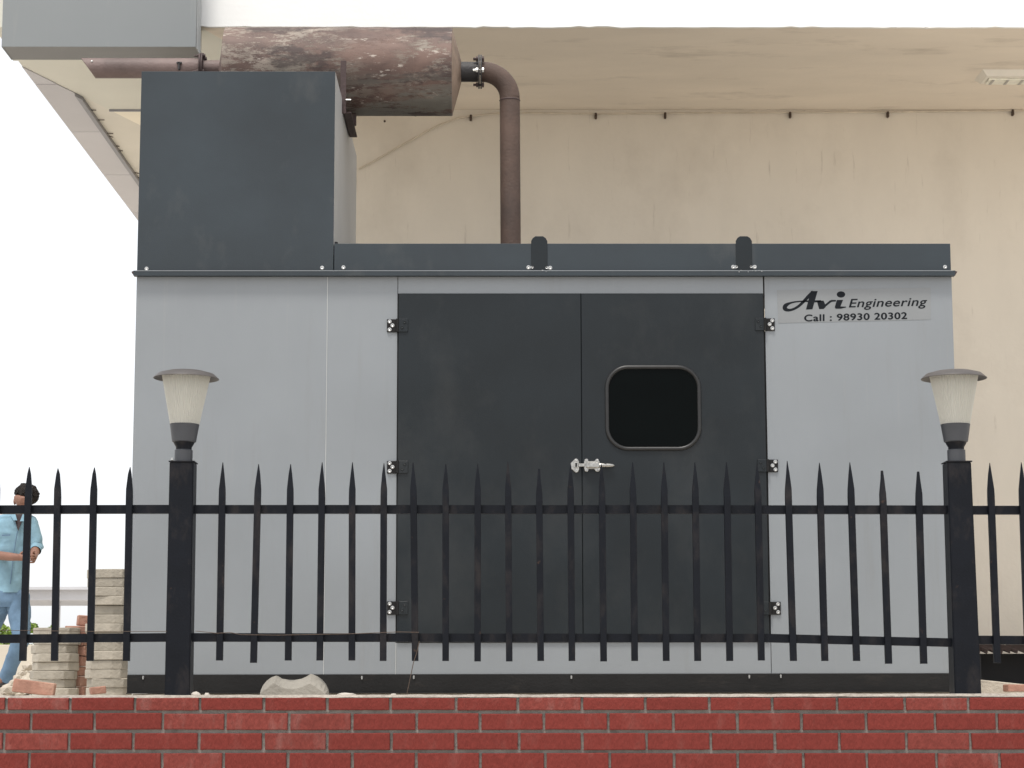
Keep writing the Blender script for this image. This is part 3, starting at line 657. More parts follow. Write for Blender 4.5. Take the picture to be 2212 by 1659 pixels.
lpoly('bolt_bar', [(310, 1262), (385, 1262), (385, 1296), (310, 1296)], .016, .028)
lpoly('latch_body', [(375, 1240), (385, 1212), (410, 1210), (425, 1235), (490, 1235), (505, 1212), (530, 1212), (552, 1250), (552, 1320), (540, 1350), (505, 1350), (490, 1322), (425, 1322), (410, 1348), (385, 1348), (375, 1310)], .0105, .024)
lpoly('latch_cover', [(398, 1248), (540, 1248), (546, 1262), (546, 1300), (540, 1312), (398, 1312)], .0242, .040, bev=.004)
bm = B(); tube(bm, [Vector((LP(x, 1283).x, D_G - .027, LP(x, 1283).z)) for x in (545, 575, 612, 618, 660, 690, 706, 712)], [.0095, .011, .0085, .0105, .0088, .0075, .0045, .001], 12); obj('handle', bm, 'chrome', la, smooth=True)
for x, y in ((288, 1224), (290, 1345), (405, 1225), (405, 1338), (520, 1225), (525, 1338)):
    q = LP(x, y); bm = B(); bolt(bm, q.x, D_G - (.0205 if x < 300 else .0245), q.z, .006); obj('screw', bm, 'zinc', la)

# ---------------- sticker with lettering
def K(x, y): return W((3050 + x * 750 / 2212) * .54004, (1100 + y * 250 / 737) * .54004, D_G)
sp = [K(170, 178), K(1985, 148), K(1985, 525), K(185, 568)]
bm = B(); prism(bm, [(p.x, p.z) for p in sp], D_G - .0012, D_G - .0004); stk = obj('sticker', bm, 'sticker', gen)
YS = D_G - .0016
def brush(pts):
    """variable width stroke -> mesh; pts (x,y,w) in sticker pixels"""
    bm = B(); sm = []
    for i in range(len(pts) - 1):
        p0 = pts[max(i - 1, 0)]; p1 = pts[i]; p2 = pts[i + 1]; p3 = pts[min(i + 2, len(pts) - 1)]
        for k in range(6):
            t = k / 6; sm.append(tuple(.5 * ((2 * b) + (-a + c) * t + (2 * a - 5 * b + 4 * c - d) * t * t + (-a + 3 * b - 3 * c + d) * t ** 3) for a, b, c, d in zip(p0, p1, p2, p3)))
    sm.append(pts[-1]); L_, R_ = [], []
    for i, p in enumerate(sm):
        a, b = sm[max(i - 1, 0)], sm[min(i + 1, len(sm) - 1)]; dx, dy = b[0] - a[0], b[1] - a[1]; l = math.hypot(dx, dy) or 1
        nx, ny = -dy / l * p[2] / 2, dx / l * p[2] / 2
        for lst, s in ((L_, 1), (R_, -1)):
            q = K(p[0] + s * nx, p[1] + s * ny); lst.append(bm.verts.new((q.x, YS, q.z)))
    for i in range(len(sm) - 1): bm.faces.new((L_[i], L_[i + 1], R_[i + 1], R_[i]))
    return bm
def poly(bm, pts, y=None):
    vs = []
    for p in pts: q = K(*p); vs.append(bm.verts.new((q.x, y or YS, q.z)))
    f = bm.faces.new(vs); f.normal_update(); bmesh.ops.triangulate(bm, faces=[f])
bm = brush([(600, 200, 44), (545, 250, 40), (480, 318, 34), (420, 372, 30), (360, 405, 28), (305, 415, 34), (264, 398, 48), (272, 362, 48), (325, 332, 24), (400, 316, 17), (490, 310, 17), (600, 312, 24), (690, 308, 22)])
poly(bm, [(570, 190), (650, 190), (588, 405), (512, 408)], YS - .0003); obj('lettering', bm, 'ink', stk)
bm = B(); poly(bm, [(640, 306), (720, 303), (738, 345), (745, 378), (720, 402), (668, 403)]); obj('lettering', bm, 'ink', stk)
bm = brush([(700, 394, 22), (760, 345, 24), (805, 310, 24), (840, 305, 20), (866, 304, 18)]); 
for v in bm.verts: v.co.y -= .0003
obj('lettering', bm, 'ink', stk)
bm = B(); poly(bm, [(876, 296), (950, 294), (918, 372), (985, 374), (985, 383), (925, 397), (862, 398), (852, 380)], YS - .0006)
poly(bm, [(925 + 50 * math.cos(R(a)), 230 + 37 * math.sin(R(a))) for a in range(0, 360, 12)], YS); obj('lettering', bm, 'ink', stk)
def text(s, x0, x1, ybl0, ybl1, ytop, ybot, shear=0.0, bold=0, name='lettering', m='ink', par=None, spacing=1.0):
    cu = bpy.data.curves.new('t', 'FONT'); cu.body = s; cu.shear = shear; cu.size = 1; cu.space_character = spacing
    to = bpy.data.objects.new('t', cu); C.objects.link(to)
    bpy.context.view_layer.update(); me = bpy.data.meshes.new_from_object(to.evaluated_get(bpy.context.evaluated_depsgraph_get()))
    bpy.data.objects.remove(to); bm = B(); bm.from_mesh(me); bpy.data.meshes.remove(me)
    xa, xb = min(v.co.x for v in bm.verts), max(v.co.x for v in bm.verts); za, zb = min(v.co.y for v in bm.verts), max(v.co.y for v in bm.verts)
    for v in bm.verts:
        f = (v.co.x - xa) / (xb - xa); g = (v.co.y - za) / (zb - za)
        x = x0 + f * (x1 - x0); y = ybot + (ytop - ybot) * g + (ybl1 - ybl0) * f
        q = K(x, y); v.co = Vector((q.x, YS, q.z))
    me = bpy.data.meshes.new('t'); bm.to_mesh(me)
    for k, (dx, dz) in enumerate(((bold, 0), (-bold, 0), (0, bold * .6), (0, -bold * .6))):
        b2_ = B(); b2_.from_mesh(me); b2_.transform(Matrix.Translation((dx, -.0001 * (k + 1), dz))); m3 = bpy.data.meshes.new('t'); b2_.to_mesh(m3); b2_.free()
        bm.from_mesh(m3); bpy.data.meshes.remove(m3)
    bpy.data.meshes.remove(me)
    return obj(name, bm, m, par or stk)
text('Engineering', 1020, 1940, 0, -21, 285, 415, .22, .0011, spacing=1.05)
text('Call : 98930 20302', 495, 1702, 0, -30, 470, 548, 0, .0017, spacing=1.08)

# ================================================================== MUFFLER AND EXHAUST
ZM = W(740, 155, D_T).z; rT = (W(740, 63, D_T).z - W(740, 247, D_T).z) / 2
def tx_(u, v=155): return W(u, v, D_T).x
mu = thing('exhaust_muffler', 'rusty horizontal muffler drum with exhaust pipes above the generator', 'muffler', (tx_(740), D_T, ZM - rT))
xa, xb = tx_(490), tx_(977); bd = Vector((tx_(740), D_T, ZM))
bm = B(); lathe(bm, [(rT - .004, xa - .001), (rT, xa + .001), (rT, (xa + xb) / 2), (rT, xb - .001), (rT - .003, xb + .001)], (0, D_T, ZM), 'X', 72); d = obj('drum', bm, 'drum', mu, smooth=True, base=bd)
for f in d.data.polygons:
    if len(f.vertices) > 6: f.use_smooth = False
rp = .055
bm = B(); lathe(bm, [(rT - .004, xb), (rp + .055, xb + .030), (rp, xb + .044)], (0, D_T, ZM), 'X', 72); obj('end_cone', bm, 'cone_rust', mu, base=bd)
bm = B(); lathe(bm, [(rT - .004, xa), (rp + .055, xa - .020), (rp - .01, xa - .034)], (0, D_T, ZM), 'X', 72); obj('end_cone', bm, 'pipe_tail', mu, base=bd)
# welded seam band
xw = tx_(897); bm = B(); lathe(bm, [(rT + .0005, xw - .006), (rT + .0022, xw), (rT + .0005, xw + .006)], (0, D_T, ZM), 'X', 72)
obj('weld_seam', bm, 'drum', mu, smooth=True, base=bd)
# right outlet, flange, elbow, downpipe
xf = tx_(1037); xp = (tx_(1100, 300) + tx_(1103, 500)) / 2; rb = .050
bm = B(); tube(bm, [(xb + .035, D_T, ZM), (xf - .010, D_T, ZM)], rb, 28); obj('pipe_stub', bm, 'pipe_dark', mu, smooth=True)
for s in (-1, 1):
    bm = B(); lathe(bm, [(.052, s * .0015), (.084, s * .0015), (.084, s * .009), (.052, s * .009)], (xf, D_T, ZM), 'X', 36); obj('flange', bm, 'pipe_dark', mu)
for a in (78, 8, 190, 262, 130, 310):
    y, z = D_T + .07 * math.cos(R(a)), ZM + .07 * math.sin(R(a))
    bm = B(); lathe(bm, [(.006, -.034), (.006, -.020), (.012, -.020), (.012, -.010), (.006, -.010), (.006, .010), (.013, .010), (.013, .019), (0, .020)], (xf, y, z), 'X', 6); obj('flange_bolt', bm, 'steel_rust' if a != 190 else 'zinc', mu)
re = xp - xf - .012; pts = [(xf + .008, D_T, ZM)]
for k in range(0, 13): a = R(90 * k / 12); pts.append((xp - re * (1 - math.sin(a)) , D_T, ZM - re * (1 - math.cos(a))))
bm = B(); tube(bm, pts, rb, 28); obj('elbow', bm, 'pipe_rust', mu, smooth=True)
bm = B(); lathe(bm, [(rb, -.004), (rb + .0025, 0), (rb, .004)], (xp, D_T, ZM - re - .012), 'Z', 28); obj('weld_bead', bm, 'steel_rust', mu, smooth=True)
bm = B(); tube(bm, [(xp, D_T, ZM - re), (xp + .002, D_T, ZM - .6), (xp + .004, D_T, ZTOP - .05)], rb, 28); obj('downpipe', bm, 'pipe_rust', mu, smooth=True)
# tail pipe to the left with a slanted mouth
zt = W(300, 147.5, D_T).z; xe0 = tx_(176, 127); xe1 = tx_(206, 170); xj = tx_(436)
bm = B(); n = 28; rt = .050; ring0, ring1, ringi = [], [], []
for k in range(n):
    a = 2 * math.pi * k / n; c, s = math.cos(a), math.sin(a); xx = xe1 + (xe0 - xe1) * (s + 1) / 2
    ring0.append(bm.verts.new((xx, D_T + rt * c, zt + rt * s))); ring1.append(bm.verts.new((xj, D_T + rt * c, zt + rt * s)))
    ringi.append(bm.verts.new((xx + .001, D_T + (rt - .004) * c, zt + (rt - .004) * s)))
ri2 = [bm.verts.new((v.co.x + .35, v.co.y, v.co.z)) for v in ringi]
for k in range(n):
    j = (k + 1) % n
    bm.faces.new((ring0[k], ring0[j], ring1[j], ring1[k])); bm.faces.new((ring0[k], ringi[k], ringi[j], ring0[j])); bm.faces.new((ringi[k], ri2[k], ri2[j], ringi[j]))
bm.faces.new(ri2)
bmesh.ops.recalc_face_normals(bm, faces=bm.faces); obj('tail_pipe', bm, 'pipe_tail', mu, smooth=True)
bm = B(); tube(bm, [(xj, D_T, zt), (xa - .018, D_T, zt)], rb * .8, 24); obj('pipe_stub', bm, 'pipe_tail', mu, smooth=True)
for s in (-1, 1):
    bm = B(); lathe(bm, [(.045, s * .0015), (.076, s * .0015), (.076, s * .009), (.045, s * .009)], (xj, D_T, zt), 'X', 36); obj('flange', bm, 'steel_rust', mu)
for a in (65, 115, 180, 270, 330):
    y, z = D_T - .062 * math.cos(R(a)), zt + .062 * math.sin(R(a))
    bm = B(); lathe(bm, [(.005, -.034), (.005, -.018), (.010, -.018), (.010, -.010), (.005, -.010), (.005, .010), (.011, .010), (.011, .019), (0, .02)], (xj, y, z), 'X', 6); obj('flange_bolt', bm, 'steel_rust', mu)
p = W(387, 143, D_T - .05); bm = B(); box(bm, p.x - .005, p.x + .005, D_T - .062, D_T - .046, p.z - .02, p.z + .02, .002); box(bm, p.x - .012, p.x + .014, D_T - .062, D_T - .05, p.z + .01, p.z + .02, .002); obj('pipe_lug', bm, 'pipe_dark', mu)
p = W(198, 132, D_T - .05); bm = B(); lathe(bm, [(0, -.004), (.005, -.002), (.006, .004)], (p.x, D_T - .047, p.z), 'Y', 8); obj('rivet', bm, 'zinc', mu)
# steel support between the hood and the drum
DB = D_T - .28
a, b = W(736, 131, DB), W(747, 272, DB)
br = thing('support_bracket', 'rusty steel angle bracket holding the drum beside the hood', 'bracket', (a.x, DB, b.z))
bm = B(); box(bm, a.x, b.x, DB - .004, DB, b.z + .06, a.z, .001); box(bm, a.x, a.x + .004, DB, DB + .03, b.z + .06, a.z, .001); obj('upright', bm, 'steel_rust', br)
a2, b2 = W(751, 216, D_T - .1), W(757, 300, D_T + .15)
bm = B(); box(bm, xh1 + .004, xh1 + .042, D_T - .24, D_T + .22, ZH - .062, ZH - .055, .001); box(bm, xh1 + .003, xh1 + .008, D_T - .24, D_T + .24, ZH - .055, ZH + .005, .001); obj('angle', bm, 'steel_rust', br)
bm = B(); box(bm, xh1 + .010, xh1 + .05, D_T - .015, D_T + .03, ZH - .054, ZH + .0, .002); obj('foot', bm, 'steel_rust', br)
p = W(753, 217, DB); bm = B(); tube(bm, [(p.x - .012, DB - .01, p.z), (p.x + .012, DB - .01, p.z)], .004, 8); obj('bolt', bm, 'zinc', br)

# ================================================================== LOOSE THINGS ON THE WALL TOP AND BEHIND
# half-round concrete block lying near the left lamp post
DBk = 8.34
def kb(zx, zy): p = W(zx * .48828, (2400 * .54004 + zy * .48828), DBk - .02); return (p.x, p.z)
sb = thing('concrete_block', 'half round pale concrete block with scooped top lying on the wall', 'concrete block', (kb(1298, 420)[0], DBk, ZT))
outer = [(1146, 424), (1148, 400), (1158, 378), (1175, 357), (1195, 342), (1217, 334), (1240, 348), (1268, 352), (1300, 353), (1330, 348), (1352, 338), (1371, 326), (1395, 336), (1418, 352), (1436, 374), (1446, 398), (1449, 424)]
inner = [(1150, 424), (1152, 412), (1164, 402), (1180, 392), (1197, 379), (1213, 366), (1232, 378), (1262, 389), (1296, 393), (1328, 388), (1352, 377), (1372, 369), (1394, 380), (1414, 394), (1430, 407), (1440, 415), (1444, 424)]
bm = B(); A_ = [bm.verts.new((kb(*p)[0], DBk - .035, kb(*p)[1])) for p in inner]; B_ = [bm.verts.new((kb(*p)[0], DBk + .02, kb(*p)[1])) for p in outer]; C_ = [bm.verts.new((kb(*p)[0], DBk + .075, kb(*p)[1])) for p in outer]
bm.faces.new(A_); bm.faces.new(C_[::-1])
for P_, Q_ in ((A_, B_), (B_, C_)):
    for k in range(17): bm.faces.new((P_[k], P_[(k + 1) % 17], Q_[(k + 1) % 17], Q_[k]))
bmesh.ops.recalc_face_normals(bm, faces=bm.faces); bmesh.ops.bevel(bm, geom=list(bm.edges), offset=.0015, segments=1, affect='EDGES')
obj('block_body', bm, 'block', sb)
bm = B(); tube(bm, [(kb(*p)[0], DBk - .012, kb(*p)[1]) for p in ((1222, 364), (1240, 371), (1268, 380), (1298, 383), (1328, 379), (1350, 370), (1364, 362))], .0022, 6); obj('groove_line', bm, 'block', sb)
for u, w, h, lb in ((748, .034, .007, 'flat mortar crumb right of the scooped concrete block'), (447, .010, .008, 'small mortar crumb beside the left lamp post base, nearer the block'), (423, .016, .013, 'rough lump of mortar against the foot of the left lamp post'), (1060 * .8 + 2, .012, .004, 'tiny mortar crumb under the hanging wire')):
    p = W(u, 1502, D_BR + .06); bm = B(); bmesh.ops.create_icosphere(bm, subdivisions=3, radius=1)
    for v in bm.verts:
        n_ = 1 + .35 * noise.noise(v.co * 1.7 + Vector((u, 0, 0))); v.co = Vector((v.co.x * w * n_ + p.x, v.co.y * w * .7 + D_BR + .06, max(v.co.z, -.1) * h * n_ + ZT))
    o = obj('mortar_crumb', bm, 'cap_mortar', base=(p.x, D_BR + .06, ZT)); tag(o, lb, 'mortar lump', 'mortar crumbs on the wall top')

# pavers
def paver_mesh(w, h, seed):
    r = random.Random(seed); t = bmesh.new(); d = w * .75
    pts = [(-.5, -.16), (-.34, -.5), (.12, -.5), (.34, -.42), (.5, -.12), (.5, .2), (.34, .5), (-.34, .5), (-.5, .2)]
    vs = [t.verts.new((x * w, y * d, 0)) for x, y in pts]; f = t.faces.new(vs); e = bmesh.ops.extrude_face_region(t, geom=[f])
    for v in e['geom']:
        if isinstance(v, bmesh.types.BMVert): v.co.z = h
    bmesh.ops.recalc_face_normals(t, faces=t.faces); bmesh.ops.bevel(t, geom=list(t.edges), offset=.0028, segments=1, affect='EDGES')
    me = bpy.data.meshes.new('paver'); t.to_mesh(me); t.free(); me.materials.append(M['paver']); return me
ORD = ['topmost', 'second', 'third', 'fourth', 'fifth', 'sixth', 'seventh', 'eighth', 'ninth', 'tenth', 'eleventh', 'twelfth', 'thirteenth', 'fourteenth', 'fifteenth', 'sixteenth']
def stack(u0, u1, vt, vb, d, n, name, jx, grp):
    a, b = W(u0, (vt + vb) / 2, d), W(u1, (vt + vb) / 2, d); zt = W(u0, vt, d).z; zb = 0.0
    h = (zt - zb) / n; ms = [paver_mesh(b.x - a.x, h - .0012, s) for s in range(3)]
    for i in range(n):
        o = bpy.data.objects.new('paver', ms[i % 3]); C.objects.link(o); k = n - 1 - i
        o.location = ((a.x + b.x) / 2 + rnd.uniform(-jx, jx) , d + .1 + rnd.uniform(-.01, .01), zb + i * h)
        o.rotation_euler = (rnd.uniform(-.01, .01), rnd.uniform(-.012, .012), rnd.uniform(-.12, .12))
        o['category'] = 'paver'; o['group'] = grp
        o['label'] = (f'{ORD[k]} grey concrete paver of {name}' if k == 0 else (f'lowest grey concrete paver of {name}' if i == 0 else f'{ORD[k]} grey concrete paver from the top of {name}'))
stack(181, 278, 1228, 1500, 10.75, 14, 'the tall stack beside the generator', .007, 'pavers of the tall stack')
stack(60, 158, 1355, 1500, 11.05, 8, 'the short stack behind the fence', .010, 'pavers of the short stack')
# red bricks between the stacks
def clay(u, v, w, h, d, rz, lb, ry=0, dep=.11):
    p = W(u, v, d); t = B(); box(t, -w / 2, w / 2, -dep / 2, dep / 2, 0, h, .004)
    for vv in t.verts: vv.co += Vector((noise.noise(vv.co * 30), noise.noise(vv.co * 31), noise.noise(vv.co * 29))) * .003
    me = bpy.data.meshes.new('clay_brick'); t.to_mesh(me); t.free(); me.materials.append(M['clay'])
    o = bpy.data.objects.new('clay_brick', me); C.objects.link(o); o.location = p; o.rotation_euler = (0, ry, rz)
    tag(o, lb, 'brick', 'loose red bricks by the paver stacks')
spots = ['topmost', 'second from the top', 'third from the top', 'middle', 'fifth from the top', 'third from the bottom', 'second from the bottom', 'lowest']
vv = 1355
d0 = 11.3
zz = 0.0; hz = W(168, 1352, d0).z / 7
for i in range(7):
    p = W(166 + (4 if i % 2 else -3), 1400, d0)
    vpx = 829.5
    k = 6 - i; nm = ['topmost', 'second', 'third', 'fourth', 'fifth', 'sixth', 'lowest'][k]
    t = B(); w = .10 + .02 * rnd.random(); box(t, -w / 2, w / 2, -.11, .11, 0, hz - .002, .004)
    for v_ in t.verts: v_.co += Vector((noise.noise(v_.co * 30), noise.noise(v_.co * 31), noise.noise(v_.co * 29 + Vector((i, 0, 0))))) * .003
    me = bpy.data.meshes.new('clay_brick'); t.to_mesh(me); t.free(); me.materials.append(M['clay'])
    o = bpy.data.objects.new('clay_brick', me); C.objects.link(o); o.location = (p.x + rnd.uniform(-.012, .012), d0, i * hz); o.rotation_euler = (0, 0, rnd.uniform(-.15, .15))
    tag(o, f'{nm} red brick ' + ('' if nm in ('topmost', 'lowest') else 'from the top ') + 'of the column between the paver stacks', 'brick', 'loose red bricks by the paver stacks')
clay(176, 1352, .05, .055, 11.36, .3, 'broken red brick end standing upright above the red brick column', .1, .08)
clay(72, 1499, .20, .062, 10.55, .12, 'orange red brick lying tilted in front of the short paver stack', R(7), .10)
clay(212, 1499, .075, .035, 10.5, .3, 'small red brick fragment at the foot of the tall paver stack', R(-6), .06)
# corrugated sheet, slab and brick on the right
p0, p1 = W(2080, 1406, 12.2), W(2330, 1406, 12.2)
bm = B(); n = 90; rows_ = []
for k in range(n + 1):
    x = p0.x + (p1.x - p0.x) * k / n; y = 12.2 + .022 * math.sin(k * 1.1); z = W(2150, 1409, 12.2).z + rnd.uniform(-.004, .004)
    rows_.append((bm.verts.new((x, y - .25, z)), bm.verts.new((x, y + .2, z + .03)), z))
zc = p0.z
rows2 = []
for k, (a, b, z) in enumerate(rows_): a.co.z = z + .012 * math.sin(k * 1.1); b.co.z = z + .05 + .012 * math.sin(k * 1.1)
for q, r_ in zip(rows_, rows_[1:]): bm.faces.new((q[0], r_[0], r_[1], q[1]))
bmesh.ops.solidify(bm, geom=list(bm.faces), thickness=.004)
csh = thing('corrugated_cover', 'low dark shelter with a rusty corrugated sheet behind the right lamp post', 'shelter', ((p0.x + p1.x) / 2, 12.2, 0))
obj('corrugated_sheet', bm, 'steel_rust', csh)
bm = B(); box(bm, p0.x, p1.x, 12.22, 12.24, 0, W(2150, 1412, 12.2).z); obj('back_board', bm, 'tarp', csh)
for x in (p0.x, p1.x - .05):
    bm = B(); box(bm, x, x + .05, 11.98, 12.21, 0, W(2150, 1412, 12.2).z - .01); obj('side_board', bm, 'tarp', csh)
a, b = W(2060, 1462, 10.9), W(2330, 1496, 10.9)
bm = B(); prism(bm, [(a.x, 0), (b.x, 0), (b.x, W(2330, 1484, 10.9).z), (W(2212, 1478, 10.9).x, W(2212, 1478, 10.9).z), (a.x, a.z)], 10.9, 11.3, .004); o = obj('concrete_slab', bm, 'concrete', base=(a.x, 10.9, 0)); tag(o, 'sloping cream concrete slab at the foot of the right wall', 'slab')
clay(2200, 1494, .13, .035, 10.6, .1, 'small red brick in front of the sloping slab at right', 0, .08)

# far things to the left
DC = 60
cp = thing('far_canopy', 'distant pale grey flat canopy roof on thin posts', 'canopy', W(100, 1490, DC))
bm = B(); a, b = W(-140, 1297, DC), W(262, 1271, DC)
box(bm, a.x, W(200, 1280, DC).x, DC, DC + 4, a.z, b.z, .02); obj('roof_edge', bm, 'far_metal', cp)
bm = B(); box(bm, W(204, 1280, DC).x, W(300, 1280, DC).x, DC, DC + 4, a.z - .03, b.z - .03, .02); obj('roof_edge', bm, 'far_metal', cp)
bm = B(); box(bm, a.x, W(200, 1280, DC).x, DC - .3, DC - .01, b.z - .05, b.z + .04, .01); obj('gutter', bm, 'far_metal', cp)
for u in (-120, 128, 199):
    p = W(u, 1300, DC + 1); bm = B(); box(bm, p.x - .03, p.x + .03, DC + 1, DC + 1.06, 0, p.z + .1); obj('post', bm, 'far_metal', cp)
bm = B(); a, b = W(-200, 1393, 26), W(330, 1393, 26); box(bm, a.x, b.x, 26, 26.2, 0, a.z, .01); o = obj('boundary_wall', bm, 'far_wall', base=(a.x, 26, 0)); tag(o, 'low cream boundary wall in the distance behind the paver stacks', 'wall')
def shrub(u0, u1, vt, d, lb, seed):
    r = random.Random(seed); a, b = W(u0, 1490, d), W(u1, 1490, d); zt = W(u0, vt, d).z; cx = (a.x + b.x) / 2; w = (b.x - a.x) / 2
    t = thing('shrub', lb, 'shrub', (cx, d, 0), 'shrubs beyond the boundary wall'); bm = B()
    lob = [(r.uniform(-.7, .7) * w, r.uniform(-.5, .5), r.uniform(.45, .85) * zt, r.uniform(.25, .45) * w) for _ in range(9)]
    for _ in range(1900):
        l = r.choice(lob); v = Vector((r.gauss(0, 1), r.gauss(0, 1), r.gauss(0, 1))).normalized() * l[3] * r.random() ** .33
        p = Vector((cx + l[0], d + l[1], min(l[2], zt - l[3] * .7))) + v * 1.0
        if p.z < .05: continue
        s = r.uniform(.02, .05); A = Vector((r.gauss(0, 1), r.gauss(0, 1), r.gauss(0, .6))).normalized(); Bv = A.cross(Vector((r.gauss(0, 1), r.gauss(0, 1), r.gauss(0, 1)))).normalized()
        vs = [bm.verts.new(p + A * s), bm.verts.new(p + Bv * s * .5), bm.verts.new(p - A * s), bm.verts.new(p - Bv * s * .5)]; bm.faces.new(vs)
    obj('foliage', bm, 'leaf', t)
    bm = B()
    for k in range(5):
        l = lob[k]; tube(bm, [(cx + l[0] * .2, d, 0), (cx + l[0] * .5, d + l[1] * .5, l[2] * .5), (cx + l[0], d + l[1], l[2])], [.03, .02, .006], 6)
    obj('stem', bm, 'twig', t)
shrub(-60, 55, 1328, 30, 'yellow green shrub seen between the legs of the walking person', 3)
shrub(62, 112, 1332, 31, 'yellow green shrub just right of the walking person', 5)
shrub(104, 172, 1340, 30.5, 'lower yellow green shrub left of the tall paver stack', 8)
# rubble behind the wall
bm = B()
for k in range(150):
    u = rnd.uniform(-60, 170); d = rnd.uniform(12.5, 15); p = W(u, 1490, d); s = rnd.uniform(.02, .06)
    t = bmesh.new(); bmesh.ops.create_icosphere(t, subdivisions=1, radius=1)
    q = Vector((rnd.random() * 9, rnd.random() * 9, 0)); hgt = .22 * math.exp(-((u - 62) / 38) ** 2)
    for v in t.verts: v.co = v.co * (1 + .5 * noise.noise(v.co + q)) * s; v.co.z *= .6; v.co += Vector((p.x, d, max(0, hgt * rnd.uniform(.2, 1) if False else hgt * ((k % 5) / 5))))
    me = bpy.data.meshes.new('t'); t.to_mesh(me); t.free(); bm.from_mesh(me); bpy.data.meshes.remove(me)
o = obj('rubble', bm, 'concrete', base=(W(60, 1490, 13.5).x, 13.5, 0)); o['kind'] = 'stuff'; o['label'] = 'pale rubble heap on the ground beside the short paver stack'; o['category'] = 'rubble'

# ================================================================== PERSON
DP = 17.5
def pw(u, v, dy=0.0): p = W(u, v, DP + dy); return p
per = thing('person', 'person in pale blue shirt and jeans walking with hands held together', 'person', (pw(25, 1490).x, DP, 0))
def skin_mesh(name, nodes, edges, m, parent, sub=2, root=0):
    me = bpy.data.meshes.new(name); base = wbase(parent)
    me.from_pydata([tuple(n[0] - base) for n in nodes], edges, []); me.update()
    o = bpy.data.objects.new(name, me); C.objects.link(o)
    md = o.modifiers.new('s', 'SKIN'); md.use_smooth_shade = True; md.branch_smoothing = .5
    for i, n in enumerate(nodes): me.skin_vertices[0].data[i].radius = n[1] if isinstance(n[1], tuple) else (n[1], n[1]); me.skin_vertices[0].data[i].use_root = (i == root)
    ms = o.modifiers.new('u', 'SUBSURF'); ms.levels = sub; ms.render_levels = sub
    bpy.context.view_layer.update()
    m2 = bpy.data.meshes.new_from_object(o.evaluated_get(bpy.context.evaluated_depsgraph_get()))
    o.modifiers.clear(); o.data = m2; m2.name = name; bpy.data.meshes.remove(me)
    m2.materials.clear(); m2.materials.append(M[m])
    for p in m2.polygons: p.use_smooth = True
    o.parent = parent; return o
def hand_nodes(nodes, edges, wi, wrist, dirv, up, side):
    """palm, four fingers and thumb curled; appended to the body skeleton"""
    palm = wrist + dirv * .055; nodes.append((palm, (.036, .020))); pi_ = len(nodes) - 1; edges.append((wi, pi_))
    for k, L in enumerate((.066, .075, .070, .055)):
        off = up * (.027 - .018 * k); a = palm + dirv * .040 + off; b = a + dirv * L * .45 + side * .012; c = b + dirv * L * .25 + side * .03
        nodes += [(a, .0095), (b, .0085), (c, .007)]; i = len(nodes) - 3; edges += [(pi_, i), (i, i + 1), (i + 1, i + 2)]
    a = wrist + dirv * .03 + up * .035; b = a + dirv * .035 + up * .018; c = b + dirv * .028 + side * .01
    nodes += [(a, .011), (b, .010), (c, .008)]; i = len(nodes) - 3; edges += [(pi_, i), (i, i + 1), (i + 1, i + 2)]
hip = pw(22, 1283); X = Vector((1, 0, 0)); Y = Vector((0, -1, 0)); Z3 = Vector((0, 0, 1))
hl, hr = pw(5, 1292), pw(39, 1292); kl, kr = pw(-30, 1380, .15), pw(47, 1378, -.10); al, ar = pw(-62, 1468, .30), pw(12, 1466, .05)
wst, chs, nck = pw(22, 1245), pw(30, 1160), pw(42, 1108)
sl, sr = pw(-14, 1128, .02), pw(69, 1126, .04)
el, er = pw(-22, 1198, -.05), pw(78, 1182, -.02); wl, wr = pw(36, 1204, -.27), pw(72, 1204, -.25)
hd0, hd1 = pw(48, 1094, -.01), pw(52, 1078, -.01)
nodes = [(hip, .10), (wst, .09), (chs, .11), (nck, .066), (hd0, .07), (sl, .055), (el, .042), (wl, .034), (sr, .055), (er, .042), (wr, .034),
         (hl, .07), (kl, .05), (al, .038), (hr, .07), (kr, .05), (ar, .038), (al + Vector((-.13, -.03, -.045)), .032), (ar + Vector((-.10, -.08, -.05)), .032)]
edges = [(0, 1), (1, 2), (2, 3), (3, 4), (2, 5), (5, 6), (6, 7), (2, 8), (8, 9), (9, 10), (0, 11), (11, 12), (12, 13), (0, 14), (14, 15), (15, 16), (13, 17), (16, 18)]
hand_nodes(nodes, edges, 7, wl, (X * .95 + Y * .2 - Z3 * .12).normalized(), Z3, -X * .2 + Y * .4)
hand_nodes(nodes, edges, 10, wr, (X * .25 + Y * .9 - Z3 * .15).normalized(), Z3, -X * .8)
# head: nodes make the skull, jaw, nose
nodes += [(hd1, (.098, .104)), (hd1 + Vector((.010, -.004, .045)), (.096, .104)), (hd1 + Vector((.010, -.100, -.022)), .022), (hd1 + Vector((.008, -.070, -.065)), .042)]
n0 = len(nodes) - 4; edges += [(4, n0), (n0, n0 + 1), (n0, n0 + 2), (n0, n0 + 3)]
skin_mesh('body', nodes, edges, 'skin', per)
